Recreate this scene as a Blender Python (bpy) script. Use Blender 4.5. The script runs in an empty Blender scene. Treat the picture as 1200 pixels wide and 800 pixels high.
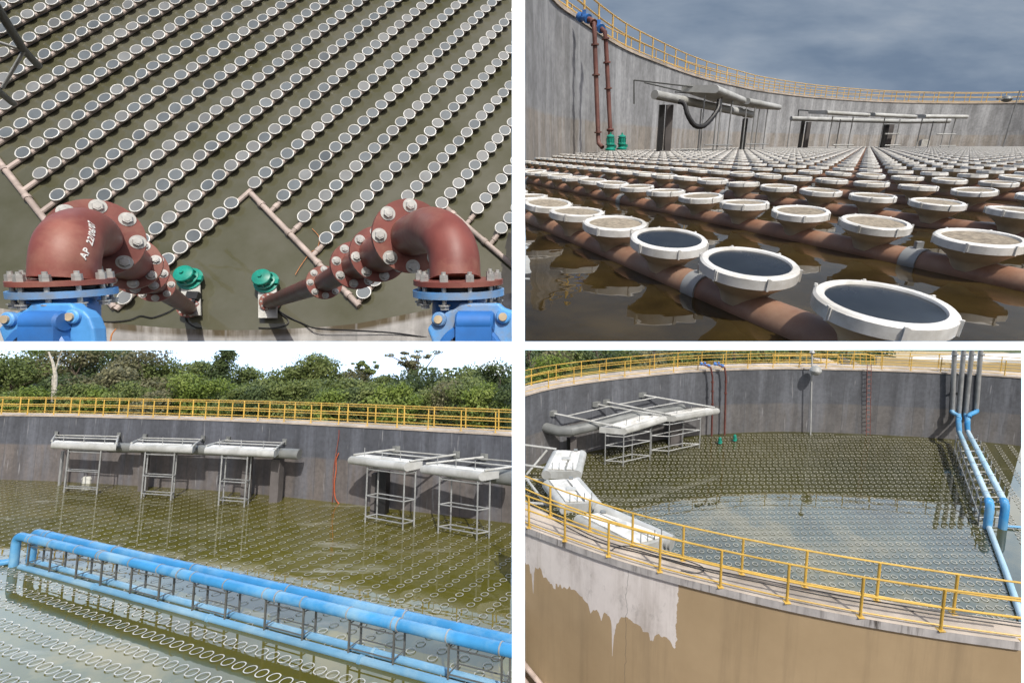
import bpy, bmesh, math, random
import numpy as np
from mathutils import Vector, Matrix
from mathutils.bvhtree import BVHTree
random.seed(7); np.random.seed(7)
R = math.radians
# ------------------------------------------------------------------ camera, world, sun, exposure
sc = bpy.context.scene
C = sc.collection
FPX, PX, PY = 560.0, 660.0, 360.0            # focal length and principal point on a 1200 x 800 picture
cam = bpy.data.objects.new('camera', bpy.data.cameras.new('camera'))
C.objects.link(cam); sc.camera = cam
cam.rotation_euler = (R(90), 0, 0)
cam.data.sensor_width = 36; cam.data.lens = 36*FPX/1200
cam.data.shift_x = (600-PX)/1200; cam.data.shift_y = (PY-400)/1200
cam.data.clip_start = 0.05; cam.data.clip_end = 90000
SUN = Vector((0.28, -0.66, 0.69)).normalized()
world = bpy.data.worlds.new('World'); sc.world = world; world.use_nodes = True
wn = world.node_tree.nodes; wn.clear()
sky = wn.new('ShaderNodeTexSky'); sky.sky_type = 'NISHITA'; sky.sun_disc = False
sky.sun_elevation = math.asin(SUN.z); sky.sun_rotation = math.atan2(SUN.x, SUN.y)
sky.dust_density = 3.0; sky.air_density = 0.8
bg = wn.new('ShaderNodeBackground'); bg.inputs['Strength'].default_value = 0.13
wo = wn.new('ShaderNodeOutputWorld')
world.node_tree.links.new(sky.outputs[0], bg.inputs[0]); world.node_tree.links.new(bg.outputs[0], wo.inputs[0])
sl = bpy.data.lights.new('sun', 'SUN'); sl.energy = 4.2; sl.angle = R(0.6); sl.color = (1.0, 0.955, 0.88)
so = bpy.data.objects.new('sun', sl); C.objects.link(so)
so.rotation_euler = SUN.to_track_quat('Z', 'Y').to_euler()
sc.view_settings.view_transform = 'Standard'; sc.view_settings.look = 'None'
sc.view_settings.gamma = 1.0; sc.view_settings.exposure = 0.0
sc.cycles.max_bounces = 5; sc.cycles.diffuse_bounces = 2; sc.cycles.glossy_bounces = 3
sc.cycles.transparent_max_bounces = 6

# ------------------------------------------------------------------ the four places
class Place:
    """One of the four places; local frame: z up, water at z = 0, eye at (0, 0, h)."""
    def __init__(s, X, F, U, h, scale, clip):
        s.X, s.F, s.U, s.h, s.S, s.clip = Vector(X), Vector(F), Vector(U), h, scale, clip
        s.tops = []
        m = Matrix((s.X, s.F, s.U)).transposed().to_4x4()
        s.M = m @ Matrix.Scale(scale, 4) @ Matrix.Translation((0, 0, -h))
    def d(s, u, v):
        w = Vector(((u-PX)/FPX, 1, -(v-PY)/FPX)); return Vector((w@s.X, w@s.F, w@s.U))
    def at(s, u, v, z=0.0):
        d = s.d(u, v); t = (z-s.h)/d.z; return Vector((d.x*t, d.y*t, z))
    def pt(s, u, v, Y):
        d = s.d(u, v); t = Y/d.y; return Vector((d.x*t, Y, s.h+d.z*t))
    def cam(s, u, v, y):
        d = s.d(u, v); return Vector((d.x*y, d.y*y, s.h+d.z*y))
    def wdir(s, w):
        w = Vector(w); return Vector((w@s.X, w@s.F, w@s.U))
    def px(s, p):
        w = s.M @ Vector(p); return PX+FPX*w.x/w.y, PY-FPX*w.z/w.y
def level(yh, h, scale, clip):
    th = math.atan((PY-yh)/FPX)
    return Place((1, 0, 0), (0, math.cos(th), math.sin(th)), (0, -math.sin(th), math.cos(th)), h, scale, clip)
_a, _c = -.234, 996.0
_n = Vector((-_a*FPX, -(_a*PX+PY+_c), FPX)).normalized()
_X = (Vector((1, 0, 0))-_n*_n.x).normalized(); _F = _n.cross(_X)
H1 = 9.5
PA = Place(_X, _F, _n, H1, 0.9, (None, 600, None, 400))      # looking down on the rows
PB = level(168, 0.5, 1.35, (615, None, -30, 400))            # at water level
PC = level(421, 8.4, 80.0, (None, 600, 410, None))           # basin with pipe bridge
PD = level(284, 14.6, 80.0, (615, 1197, 410, None))          # basin from above

# ------------------------------------------------------------------ mesh helpers
class MB:
    def __init__(s): s.v = []; s.f = []; s.uv = None; s.smooth = False
    def add(s, vs, fs):
        n = len(s.v); s.v += [tuple(p) for p in vs]; s.f += [tuple(i+n for i in f) for f in fs]; return s
    def box(s, c, sz, ax=None):
        c = Vector(c); ax = ax or (Vector((1,0,0)), Vector((0,1,0)), Vector((0,0,1)))
        vs = [c+ax[0]*(i*sz[0]/2)+ax[1]*(j*sz[1]/2)+ax[2]*(k*sz[2]/2) for i in (-1,1) for j in (-1,1) for k in (-1,1)]
        return s.add(vs, [(0,1,3,2),(4,6,7,5),(0,4,5,1),(2,3,7,6),(0,2,6,4),(1,5,7,3)])
    def tube(s, pts, r, n=10, caps=True):
        pts = [Vector(p) for p in pts]; m = len(pts)
        rs = r if isinstance(r, (list, tuple)) else [r]*m
        T = []
        for i in range(m):
            t = (pts[min(i+1, m-1)]-pts[max(i-1, 0)]).normalized(); T.append(t)
        a = T[0].orthogonal().normalized(); vs = []
        for i in range(m):
            a = (a-T[i]*(a@T[i])).normalized(); b = T[i].cross(a)
            vs += [pts[i]+(a*math.cos(q)+b*math.sin(q))*rs[i] for q in [2*math.pi*k/n for k in range(n)]]
        fs = [(i*n+k, i*n+(k+1) % n, (i+1)*n+(k+1) % n, (i+1)*n+k) for i in range(m-1) for k in range(n)]
        if caps: fs += [tuple(range(n-1, -1, -1)), tuple((m-1)*n+k for k in range(n))]
        return s.add(vs, fs)
    def lathe(s, c, ax, prof, n=24, close=False):
        """prof: (height along ax, radius)"""
        c = Vector(c); ax = Vector(ax).normalized(); a = ax.orthogonal().normalized(); b = ax.cross(a); vs = []
        for hh, r in prof:
            vs += [c+ax*hh+(a*math.cos(q)+b*math.sin(q))*r for q in [2*math.pi*k/n for k in range(n)]]
        m = len(prof)
        fs = [(i*n+k, i*n+(k+1) % n, (i+1)*n+(k+1) % n, (i+1)*n+k) for i in range(m-1) for k in range(n)]
        if close: fs += [((m-1)*n+k, (m-1)*n+(k+1) % n, (k+1) % n, k) for k in range(n)]
        else:
            if prof[0][1] > 1e-6: fs.append(tuple(range(n-1, -1, -1)))
            if prof[-1][1] > 1e-6: fs.append(tuple((m-1)*n+k for k in range(n)))
        return s.add(vs, fs)
    def prism(s, poly, off):
        n = len(poly); off = Vector(off)
        return s.add([Vector(p) for p in poly]+[Vector(p)+off for p in poly],
                     [tuple(range(n-1, -1, -1)), tuple(range(n, 2*n))]+[(i, (i+1) % n, n+(i+1) % n, n+i) for i in range(n)])
    def strip(s, rows, uvs=None):
        """rows: list of polylines of equal length, joined into a sheet; uvs alike"""
        n = len(rows[0]); b = len(s.v)
        for r in rows: s.v += [tuple(p) for p in r]
        for j in range(len(rows)-1):
            for i in range(n-1): s.f.append((b+j*n+i, b+j*n+i+1, b+(j+1)*n+i+1, b+(j+1)*n+i))
        if uvs is not None:
            s.uv = (s.uv or []) + [q for r in uvs for q in r]
        return s
    def mesh(s, name, mat, org=(0, 0, 0), smooth=None):
        me = bpy.data.meshes.new(name); o = Vector(org)
        me.from_pydata([(p[0]-o.x, p[1]-o.y, p[2]-o.z) for p in s.v], [], s.f)
        if s.uv:
            l = me.uv_layers.new(name='UV'); idx = [0]*len(me.loops); me.loops.foreach_get('vertex_index', idx)
            flat = []
            for i in idx: flat += list(s.uv[i])
            l.data.foreach_set('uv', flat)
        if mat: me.materials.append(mat)
        bm = bmesh.new(); bm.from_mesh(me); bmesh.ops.recalc_face_normals(bm, faces=bm.faces); bm.to_mesh(me); bm.free()
        if smooth: me.shade_smooth(); 
        if smooth and hasattr(me, 'set_sharp_from_angle'): me.set_sharp_from_angle(angle=R(35))
        me.update(); return me
def tag(o, label=None, cat=None, group=None, kind=None):
    if label: o['label'] = label
    if cat: o['category'] = cat
    if group: o['group'] = group
    if kind or cat: o['kind'] = kind or 'thing'
    return o
def empty(P, name, loc, label, cat, group=None):
    o = bpy.data.objects.new(name, None); C.objects.link(o); o.location = Vector(loc); P.tops.append(o)
    return tag(o, label, cat, group)
def org(parent):
    v = Vector((0, 0, 0))
    while parent is not None: v += parent.location; parent = parent.parent
    return v
def part(name, mb, mat, parent, smooth=True, label=None):
    """mb in place coordinates; becomes a child mesh of parent (unrotated chain)"""
    o = bpy.data.objects.new(name, mb.mesh(name, mat, org(parent), smooth)); C.objects.link(o); o.parent = parent
    if label: o['label'] = label
    return o
def inst(name, me, parent, loc, rot=None):
    o = bpy.data.objects.new(name, me); C.objects.link(o); o.parent = parent; o.location = Vector(loc)-org(parent)
    if rot is not None: o.rotation_euler = rot
    return o
def single(P, name, mb, mat, label=None, cat=None, group=None, kind=None, loc=(0, 0, 0), smooth=True):
    o = bpy.data.objects.new(name, mb.mesh(name, mat, loc, smooth)); C.objects.link(o); o.location = Vector(loc); P.tops.append(o)
    return tag(o, label, cat, group, kind)
def spline(pts, per=6):
    pts = [Vector(p) for p in pts]; q = [2*pts[0]-pts[1]]+pts+[2*pts[-1]-pts[-2]]; out = []
    for i in range(1, len(q)-2):
        for k in range(per):
            t = k/per; a, b, c, d = q[i-1], q[i], q[i+1], q[i+2]
            out.append(0.5*((2*b)+(c-a)*t+(2*a-5*b+4*c-d)*t*t+(3*b-a-3*c+d)*t**3))
    return out+[pts[-1]]
def resample(pts, step):
    out = [pts[0].copy()]; acc = 0
    for a, b in zip(pts, pts[1:]):
        L = (b-a).length; t = step-acc
        while t <= L: out.append(a.lerp(b, t/L)); t += step
        acc = (acc+L) % step if L else acc
    return out
def arcl(pts):
    s = [0]
    for a, b in zip(pts, pts[1:]): s.append(s[-1]+(b-a).length)
    return s
def offset(pts, d):
    out = []
    for i, p in enumerate(pts):
        t = pts[min(i+1, len(pts)-1)]-pts[max(i-1, 0)]; t.z = 0; t.normalize()
        out.append(p+Vector((-t.y, t.x, 0))*d)
    return out
def lift(pts, z): return [Vector((p.x, p.y, z)) for p in pts]

def inbasin(p, curve, margin=.5):
    k = min(range(0, len(curve), 2), key=lambda q: (curve[q]-p).xy.length_squared); t = curve[min(k+1, len(curve)-1)]-curve[max(k-1, 0)]
    nrm = Vector((-t.y, t.x, 0)).normalized(); return (p-curve[k])@nrm < -margin
# ------------------------------------------------------------------ materials
def nodes(name):
    m = bpy.data.materials.new(name); m.use_nodes = True; t = m.node_tree
    return m, t, t.nodes['Principled BSDF']
def setc(b, col, rough, metal=0.0):
    b.inputs['Base Color'].default_value = (*col, 1); b.inputs['Roughness'].default_value = rough; b.inputs['Metallic'].default_value = metal
def coord(t, scale=(1, 1, 1), kind='Object'):
    tc = t.nodes.new('ShaderNodeTexCoord'); mp = t.nodes.new('ShaderNodeMapping'); mp.inputs['Scale'].default_value = scale
    t.links.new(tc.outputs[kind], mp.inputs['Vector']); return mp.outputs[0]
def noise(t, vec, scale, detail=4, rough=.6):
    n = t.nodes.new('ShaderNodeTexNoise'); n.inputs['Scale'].default_value = scale; n.inputs['Detail'].default_value = detail
    n.inputs['Roughness'].default_value = rough; t.links.new(vec, n.inputs['Vector']); return n.outputs[0]
def ramp(t, val, stops):
    r = t.nodes.new('ShaderNodeValToRGB'); e = r.color_ramp.elements
    e[0].position, e[0].color = stops[0][0], (*stops[0][1], 1); e[1].position, e[1].color = stops[-1][0], (*stops[-1][1], 1)
    for p, c in stops[1:-1]: k = e.new(p); k.color = (*c, 1)
    t.links.new(val, r.inputs[0]); return r.outputs[0]
def mix(t, a, b, fac, mode='MIX'):
    m = t.nodes.new('ShaderNodeMix'); m.data_type = 'RGBA'; m.blend_type = mode
    for s, x in ((m.inputs[6], a), (m.inputs[7], b), (m.inputs[0], fac)):
        if isinstance(x, bpy.types.NodeSocket): t.links.new(x, s)
        elif isinstance(x, (tuple, list)): s.default_value = (*x, 1)
        else: s.default_value = x
    return m.outputs[2]
def bump(t, b, h, strength, dist):
    n = t.nodes.new('ShaderNodeBump'); n.inputs['Strength'].default_value = strength; n.inputs['Distance'].default_value = dist
    t.links.new(h, n.inputs['Height']); t.links.new(n.outputs[0], b.inputs['Normal'])
def math_(t, op, a, b=0.0, c=0.0):
    n = t.nodes.new('ShaderNodeMath'); n.operation = op
    for i, x in enumerate((a, b, c)):
        if isinstance(x, bpy.types.NodeSocket): t.links.new(x, n.inputs[i])
        else: n.inputs[i].default_value = x
    return n.outputs[0]
def grey(v): return (v, v, v)
def plain(name, col, rough=.5, metal=0.0, var=.18, scale=6, bmp=.0, dirt=None, dirt_amt=.5):
    m, t, b = nodes(name); setc(b, col, rough, metal)
    v0 = coord(t); oi = t.nodes.new('ShaderNodeObjectInfo'); va_ = t.nodes.new('ShaderNodeVectorMath'); va_.operation = 'ADD'
    t.links.new(v0, va_.inputs[0]); t.links.new(math_(t, 'MULTIPLY', oi.outputs['Random'], 37.0), va_.inputs[1]); v = va_.outputs[0]
    n = noise(t, v, scale, 5)
    lo = tuple(c*(1-var) for c in col); hi = tuple(min(1, c*(1+var)) for c in col)
    out = ramp(t, n, [(.3, lo), (.7, hi)])
    if dirt:
        n2 = noise(t, v, scale*.45, 8, .7)
        out = mix(t, out, dirt, math_(t, 'MULTIPLY', ramp(t, n2, [(.46, grey(0)), (.64, grey(1))]), dirt_amt))
    out = mix(t, out, grey(0), math_(t, 'MULTIPLY', oi.outputs['Random'], .16))
    t.links.new(out, b.inputs['Base Color'])
    rr = ramp(t, n, [(.2, grey(max(.03, rough-.1))), (.8, grey(min(1, rough+.12)))]); t.links.new(rr, b.inputs['Roughness'])
    if bmp: bump(t, b, noise(t, v, scale*4, 4), .5, bmp)
    return m
def streaked(name, top, low, zsplit, white=.3, density=1.6, dark=.35, wl=(.3, .3, .31)):
    """cast concrete: horizontal pour bands, vertical run-off streaks"""
    m, t, b = nodes(name); setc(b, top, .85)
    tc = t.nodes.new('ShaderNodeUVMap'); sep = t.nodes.new('ShaderNodeSeparateXYZ'); t.links.new(tc.outputs[0], sep.inputs[0])
    z = sep.outputs[1]
    def mapped(sx, sy):
        mp = t.nodes.new('ShaderNodeMapping'); mp.inputs['Scale'].default_value = (sx, sy, 1); t.links.new(tc.outputs[0], mp.inputs[0]); return mp.outputs[0]
    nz = noise(t, mapped(.5, .5), 1.0, 5)
    zz = math_(t, 'ADD', z, math_(t, 'MULTIPLY', math_(t, 'SUBTRACT', nz, .5), .25))
    band = ramp(t, math_(t, 'MULTIPLY_ADD', math_(t, 'SUBTRACT', zz, zsplit), 3.0, .5), [(.3, grey(0)), (.7, grey(1))])
    col = mix(t, low, top, band)
    blot = noise(t, mapped(.9, .6), 1.0, 7, .65)
    col = mix(t, col, grey(.02), math_(t, 'MULTIPLY', ramp(t, blot, [(.35, grey(1)), (.62, grey(0))]), dark))
    st = noise(t, mapped(density*1.2, .05), 1.0, 4, .6)
    col = mix(t, col, tuple(c*.5 for c in top), math_(t, 'MULTIPLY', ramp(t, st, [(.36, grey(1)), (.52, grey(0))]), dark+.15))
    ws = noise(t, mapped(density*7, .4), 1.0, 2, .5)
    wf = math_(t, 'MULTIPLY', ramp(t, ws, [(.66, grey(0)), (.74, grey(1))]), white*.8)
    col = mix(t, col, wl, wf)
    sv = noise(t, mapped(density*.7, .05), 1.3, 6, .7)
    col = mix(t, col, tuple(min(1, c*1.6) for c in top), math_(t, 'MULTIPLY', ramp(t, sv, [(.48, grey(0)), (.62, grey(1))]), .6))
    gm = noise(t, mapped(4, 4), 1.0, 5, .6)
    col = mix(t, col, grey(.0), math_(t, 'MULTIPLY', ramp(t, gm, [(.3, grey(1)), (.6, grey(0))]), .22))
    # tie seams every 1.25 m and a pour line
    sx = math_(t, 'ABSOLUTE', math_(t, 'SUBTRACT', math_(t, 'FRACT', math_(t, 'MULTIPLY', sep.outputs[0], .4)), .5))
    seam = ramp(t, sx, [(.004, grey(1)), (.012, grey(0))])
    col = mix(t, col, tuple(c*.55 for c in top), math_(t, 'MULTIPLY', seam, .6))
    t.links.new(col, b.inputs['Base Color'])
    return m
def water(name, col, col2, ior=1.33, rough=.02, ripple=.02, rscale=1.2, cscale=.25, foam=0.0):
    m, t, b = nodes(name); setc(b, col, rough); b.inputs['IOR'].default_value = ior
    v = coord(t); n = noise(t, v, cscale, 5)
    out = ramp(t, n, [(.35, col), (.65, col2)])
    if foam:
        fo = noise(t, coord(t, (.25, 1.0, 1)), .6, 8, .7); f2 = noise(t, v, .13, 2)
        k = math_(t, 'MULTIPLY', ramp(t, fo, [(.56, grey(0)), (.7, grey(1))]), ramp(t, f2, [(.5, grey(0)), (.6, grey(foam))]))
        out = mix(t, out, (.4, .4, .34), k)
        t.links.new(math_(t, 'MULTIPLY_ADD', k, .5, rough), b.inputs['Roughness'])
    t.links.new(out, b.inputs['Base Color'])
    bump(t, b, noise(t, v, rscale, 3), 1.0, ripple)
    return m
def skymat(name, stops, strength, scale, vec=(1, 1, 1), scale2=3.0):
    m = bpy.data.materials.new(name); m.use_nodes = True; t = m.node_tree; t.nodes.clear()
    e = t.nodes.new('ShaderNodeEmission'); o = t.nodes.new('ShaderNodeOutputMaterial'); t.links.new(e.outputs[0], o.inputs[0])
    v = coord(t, vec); a = noise(t, v, scale, 6, .55); b = noise(t, v, scale*scale2, 5, .55)
    t.links.new(ramp(t, math_(t, 'MULTIPLY_ADD', b, .35, math_(t, 'MULTIPLY', a, .65)), stops), e.inputs[0]); e.inputs[1].default_value = strength
    return m
def leafmat(name, cols):
    m, t, b = nodes(name); setc(b, cols[0], .55)
    at = t.nodes.new('ShaderNodeAttribute'); at.attribute_name = 'tone'
    v = coord(t); n = noise(t, v, .8, 3)
    f = math_(t, 'ADD', math_(t, 'MULTIPLY', at.outputs['Fac'], .7), math_(t, 'MULTIPLY', n, .3))
    k = len(cols)-1
    t.links.new(ramp(t, f, [(.15+.7*i/k, c) for i, c in enumerate(cols)]), b.inputs['Base Color'])
    b.inputs['Specular IOR Level'].default_value = .25
    tr = t.nodes.new('ShaderNodeBsdfTranslucent'); mx = t.nodes.new('ShaderNodeMixShader'); mx.inputs[0].default_value = .3
    t.links.new(b.inputs['Base Color'].links[0].from_socket, tr.inputs[0]); t.links.new(b.outputs[0], mx.inputs[1]); t.links.new(tr.outputs[0], mx.inputs[2])
    t.links.new(mx.outputs[0], t.nodes['Material Output'].inputs[0])
    return m
M = dict(
    white_pvc=plain('white_rim', (.76, .76, .74), .42, var=.1, scale=9, dirt=(.36, .33, .27), dirt_amt=.6),
    rim_clean=plain('clean_rim', (.78, .78, .76), .38, var=.1, scale=14, dirt=(.34, .31, .24), dirt_amt=.5, bmp=.0006),
    cone=plain('cone_body', (.52, .42, .30), .6, var=.2, scale=10),
    membrane_grey=plain('grey_membrane', (.125, .145, .16), .5, var=.22, scale=.9),
    membrane_pale=plain('pale_membrane', (.18, .19, .195), .5, var=.2, scale=.9),
    grit=plain('gritty_membrane', (.30, .26, .20), .95, var=.35, scale=60, bmp=.004, dirt=(.1, .08, .06), dirt_amt=.55),
    pipe_pink=plain('faded_pink_pipe', (.46, .38, .34), .55, var=.2, scale=3, dirt=(.22, .18, .15), dirt_amt=.6),
    pipe_brown=plain('brown_pipe', (.26, .135, .085), .5, var=.3, scale=6, dirt=(.36, .24, .17), dirt_amt=.75),
    oxide_riser=plain('rusty_riser_paint', (.15, .055, .045), .55, var=.3, scale=2, dirt=(.22, .13, .10), dirt_amt=.5),
    oxide=plain('oxide_red_paint', (.195, .055, .044), .5, var=.22, scale=5, dirt=(.36, .20, .14), dirt_amt=.45, bmp=.002),
    oxide_dark=plain('dark_oxide_pipe', (.13, .042, .034), .5, var=.3, scale=4),
    zinc=plain('zinc_bolt', (.50, .50, .48), .45, .5, var=.15, scale=20),
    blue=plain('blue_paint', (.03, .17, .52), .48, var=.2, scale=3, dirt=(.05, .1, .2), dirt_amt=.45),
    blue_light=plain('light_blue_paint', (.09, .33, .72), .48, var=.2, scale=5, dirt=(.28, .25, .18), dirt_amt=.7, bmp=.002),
    brass=plain('worn_brass', (.45, .36, .24), .6, var=.3, scale=12),
    teal=plain('teal_paint', (.012, .27, .20), .3, var=.2, scale=5, dirt=(.03, .15, .11), dirt_amt=.5),
    plate=plain('pale_plate', (.50, .50, .47), .6, var=.15, scale=6, dirt=(.3, .28, .22)),
    black=plain('black_rubber', (.012, .012, .013), .5, var=.4, scale=10),
    galv=plain('galvanised_steel', (.36, .37, .37), .5, .35, var=.2, scale=2),
    galv_dark=plain('weathered_steel', (.12, .125, .12), .5, .3, var=.25, scale=2),
    yellow=plain('yellow_paint', (.60, .385, .075), .45, var=.18, scale=2),
    yellow_dark=plain('faded_yellow_paint', (.66, .44, .14), .5, var=.18, scale=2),
    white_metal=plain('pale_painted_metal', (.46, .47, .46), .5, var=.16, scale=1.3, dirt=(.27, .27, .24), dirt_amt=.7),
    white_deck=plain('white_deck', (.74, .74, .71), .55, var=.1, scale=1.8, dirt=(.38, .37, .33), dirt_amt=.7),
    grey_metal=plain('grey_painted_metal', (.22, .23, .225), .5, .2, var=.2, scale=1.2),
    slab=plain('walkway_concrete', (.50, .43, .36), .9, var=.18, scale=1.0, dirt=(.22, .19, .16), dirt_amt=.7, bmp=.01),
    pillar=plain('pillar_concrete', (.11, .10, .097), .9, var=.25, scale=1.5),
    bluepipe=plain('blue_plastic_pipe', (.05, .28, .58), .42, var=.18, scale=.9, dirt=(.26, .46, .60), dirt_amt=.8),
    palepipe=plain('sun_bleached_blue_pipe', (.46, .60, .68), .4, var=.15, scale=.4, dirt=(.16, .44, .62), dirt_amt=.65),
    orange=plain('orange_hose', (.42, .09, .03), .5, var=.2, scale=3),
    bark=plain('bark', (.10, .08, .06), .9, var=.3, scale=4),
    bark_white=plain('pale_bark', (.42, .39, .33), .9, var=.3, scale=4),
    earth=plain('red_earth', (.28, .14, .075), .95, var=.3, scale=1.5),
    tan=plain('tan_wall', (.40, .32, .19), .8, var=.1, scale=.4),
    roof=plain('pale_roof_metal', (.68, .69, .70), .4, var=.1, scale=.5),
    paper=plain('off_white_panel', (.6, .6, .55), .7),
    ink=plain('white_marker', (.85, .85, .82), .6, var=.05),
    straw=plain('dry_orange_stem', (.42, .17, .06), .8),
)
M['lowpipe'] = plain('faded_low_pipe', (.15, .34, .52), .35, var=.15, scale=.8, dirt=(.40, .55, .62), dirt_amt=.5)
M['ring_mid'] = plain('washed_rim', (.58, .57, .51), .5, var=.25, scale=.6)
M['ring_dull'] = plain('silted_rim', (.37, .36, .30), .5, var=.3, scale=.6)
M['wet'] = plain('wet_membrane', (.006, .009, .015), .22, var=.5, scale=8, dirt=(.03, .035, .04), dirt_amt=.5)
M['scrub'] = plain('scrub_ground', (.07, .09, .03), .95, var=.5, scale=.6, dirt=(.14, .11, .05), dirt_amt=.6)
M['leaf'] = [leafmat('leaf_mid', [(.06, .08, .022), (.13, .17, .05), (.22, .25, .09)]),
             leafmat('leaf_bright', [(.08, .12, .02), (.17, .23, .045), (.26, .31, .09)]),
             leafmat('leaf_dark', [(.035, .055, .022), (.07, .10, .036), (.12, .155, .06)]),
             leafmat('leaf_dry', [(.08, .08, .04), (.16, .155, .08), (.25, .24, .14)])]
M['waterA'] = water('murky_grey_olive_water', (.068, .067, .036), (.108, .106, .078), ior=1.55, ripple=.004, rscale=1.5, cscale=.5)
M['waterB'] = water('brown_water', (.016, .011, .004), (.050, .034, .011), ripple=.006, rscale=2.4, cscale=2.2)
M['waterC'] = water('olive_water', (.085, .078, .012), (.125, .112, .022), ior=1.62, ripple=.25, rscale=.8, cscale=.12, foam=1.0)
M['waterD'] = water('olive_green_water', (.040, .040, .012), (.066, .062, .018), ior=1.75, ripple=.25, rscale=.8, cscale=.12, foam=.25)
M['wallA'] = streaked('pale_concrete', (.30, .29, .275), (.075, .055, .025), .22, .3, .8, .35)
M['wallB'] = streaked('grey_concrete', (.34, .35, .365), (.36, .33, .295), 1.45, .6, .55, .38, wl=(.55, .55, .54))
M['wallC'] = streaked('dark_damp_concrete', (.092, .099, .118), (.165, .145, .137), 2.45, 1.0, .7, .35)
M['wallD'] = streaked('dark_basin_concrete', (.105, .112, .128), (.145, .138, .136), 2.3, .8, .7, .35)
# outer wall of the basin: brown paint, pale patch with ragged, dripping lower edge
def outer_mat(s1, s0):
    m, t, b = nodes('brown_painted_wall'); setc(b, (.3, .2, .1), .85)
    uv = t.nodes.new('ShaderNodeUVMap'); sep = t.nodes.new('ShaderNodeSeparateXYZ'); t.links.new(uv.outputs[0], sep.inputs[0])
    def mapped(sx, sy):
        mp = t.nodes.new('ShaderNodeMapping'); mp.inputs['Scale'].default_value = (sx, sy, 1); t.links.new(uv.outputs[0], mp.inputs[0]); return mp.outputs[0]
    S_, Z = sep.outputs[0], sep.outputs[1]
    brown = ramp(t, noise(t, mapped(.5, .3), 1.0, 6), [(.3, (.34, .25, .145)), (.7, (.42, .315, .19))])
    pale = ramp(t, noise(t, mapped(1.1, .5), 1.0, 8, .7), [(.3, (.48, .44, .42)), (.5, (.66, .62, .60)), (.72, (.74, .70, .68))])
    dk = noise(t, mapped(2.5, 1.2), 1.0, 6, .7)
    pale = mix(t, pale, (.24, .23, .22), math_(t, 'MULTIPLY', ramp(t, dk, [(.58, grey(0)), (.72, grey(1))]), .55))
    k = math_(t, 'DIVIDE', math_(t, 'SUBTRACT', S_, s0), s1-s0)
    low = math_(t, 'MULTIPLY_ADD', k, -.75, 3.62)
    drip = math_(t, 'MULTIPLY', math_(t, 'POWER', noise(t, mapped(1.1, .1), 1.0, 3, .6), 7.0), -14)
    drip = math_(t, 'ADD', drip, math_(t, 'MULTIPLY', math_(t, 'POWER', noise(t, mapped(3.4, .1), 1.0, 2, .5), 11.0), -45))
    low = math_(t, 'ADD', low, math_(t, 'ADD', drip, math_(t, 'MULTIPLY_ADD', noise(t, mapped(1.2, 1.2), 1.0, 6), .9, -.3)))
    inside = math_(t, 'MULTIPLY', math_(t, 'GREATER_THAN', Z, low), math_(t, 'LESS_THAN', math_(t, 'ADD', S_, math_(t, 'MULTIPLY', noise(t, mapped(.1, 4), 1.0, 4), .25)), s1+.1))
    col = mix(t, brown, pale, inside)
    run = noise(t, mapped(1.3, .07), 1.0, 6, .7)
    col = mix(t, col, (.16, .12, .075), math_(t, 'MULTIPLY', ramp(t, run, [(.5, grey(0)), (.7, grey(1))]), .38))
    fl = noise(t, mapped(3.5, .5), 1.0, 6, .7)
    col = mix(t, col, (.42, .33, .22), math_(t, 'MULTIPLY', ramp(t, fl, [(.70, grey(0)), (.76, grey(1))]), .7))
    ck = math_(t, 'ABSOLUTE', math_(t, 'SUBTRACT', math_(t, 'ADD', S_, math_(t, 'MULTIPLY', noise(t, mapped(0, 1.2), 1.0, 4), .3)), s1-1.55+.15))
    col = mix(t, col, grey(.07), ramp(t, ck, [(.004, grey(.6)), (.012, grey(0))]))
    t.links.new(col, b.inputs['Base Color']); bump(t, b, noise(t, mapped(6, 6), 1.0, 5), .4, .6)
    return m
def edge_mat():
    m, t, b = nodes('slab_edge_concrete'); setc(b, (.4, .4, .4), .9)
    uv = t.nodes.new('ShaderNodeUVMap')
    def mapped(sx, sy):
        mp = t.nodes.new('ShaderNodeMapping'); mp.inputs['Scale'].default_value = (sx, sy, 1); t.links.new(uv.outputs[0], mp.inputs[0]); return mp.outputs[0]
    c = ramp(t, noise(t, mapped(2, 1), 1.0, 6), [(.3, (.32, .31, .31)), (.7, (.52, .50, .49))])
    a = noise(t, mapped(5, .4), 1.0, 4, .7); g = noise(t, mapped(.45, 0), 1.0, 2)
    k = math_(t, 'MULTIPLY', ramp(t, a, [(.5, grey(0)), (.6, grey(1))]), ramp(t, g, [(.46, grey(.12)), (.6, grey(.95))]))
    t.links.new(mix(t, c, (.05, .04, .035), k), b.inputs['Base Color']); return m
M['edge'] = edge_mat()

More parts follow.
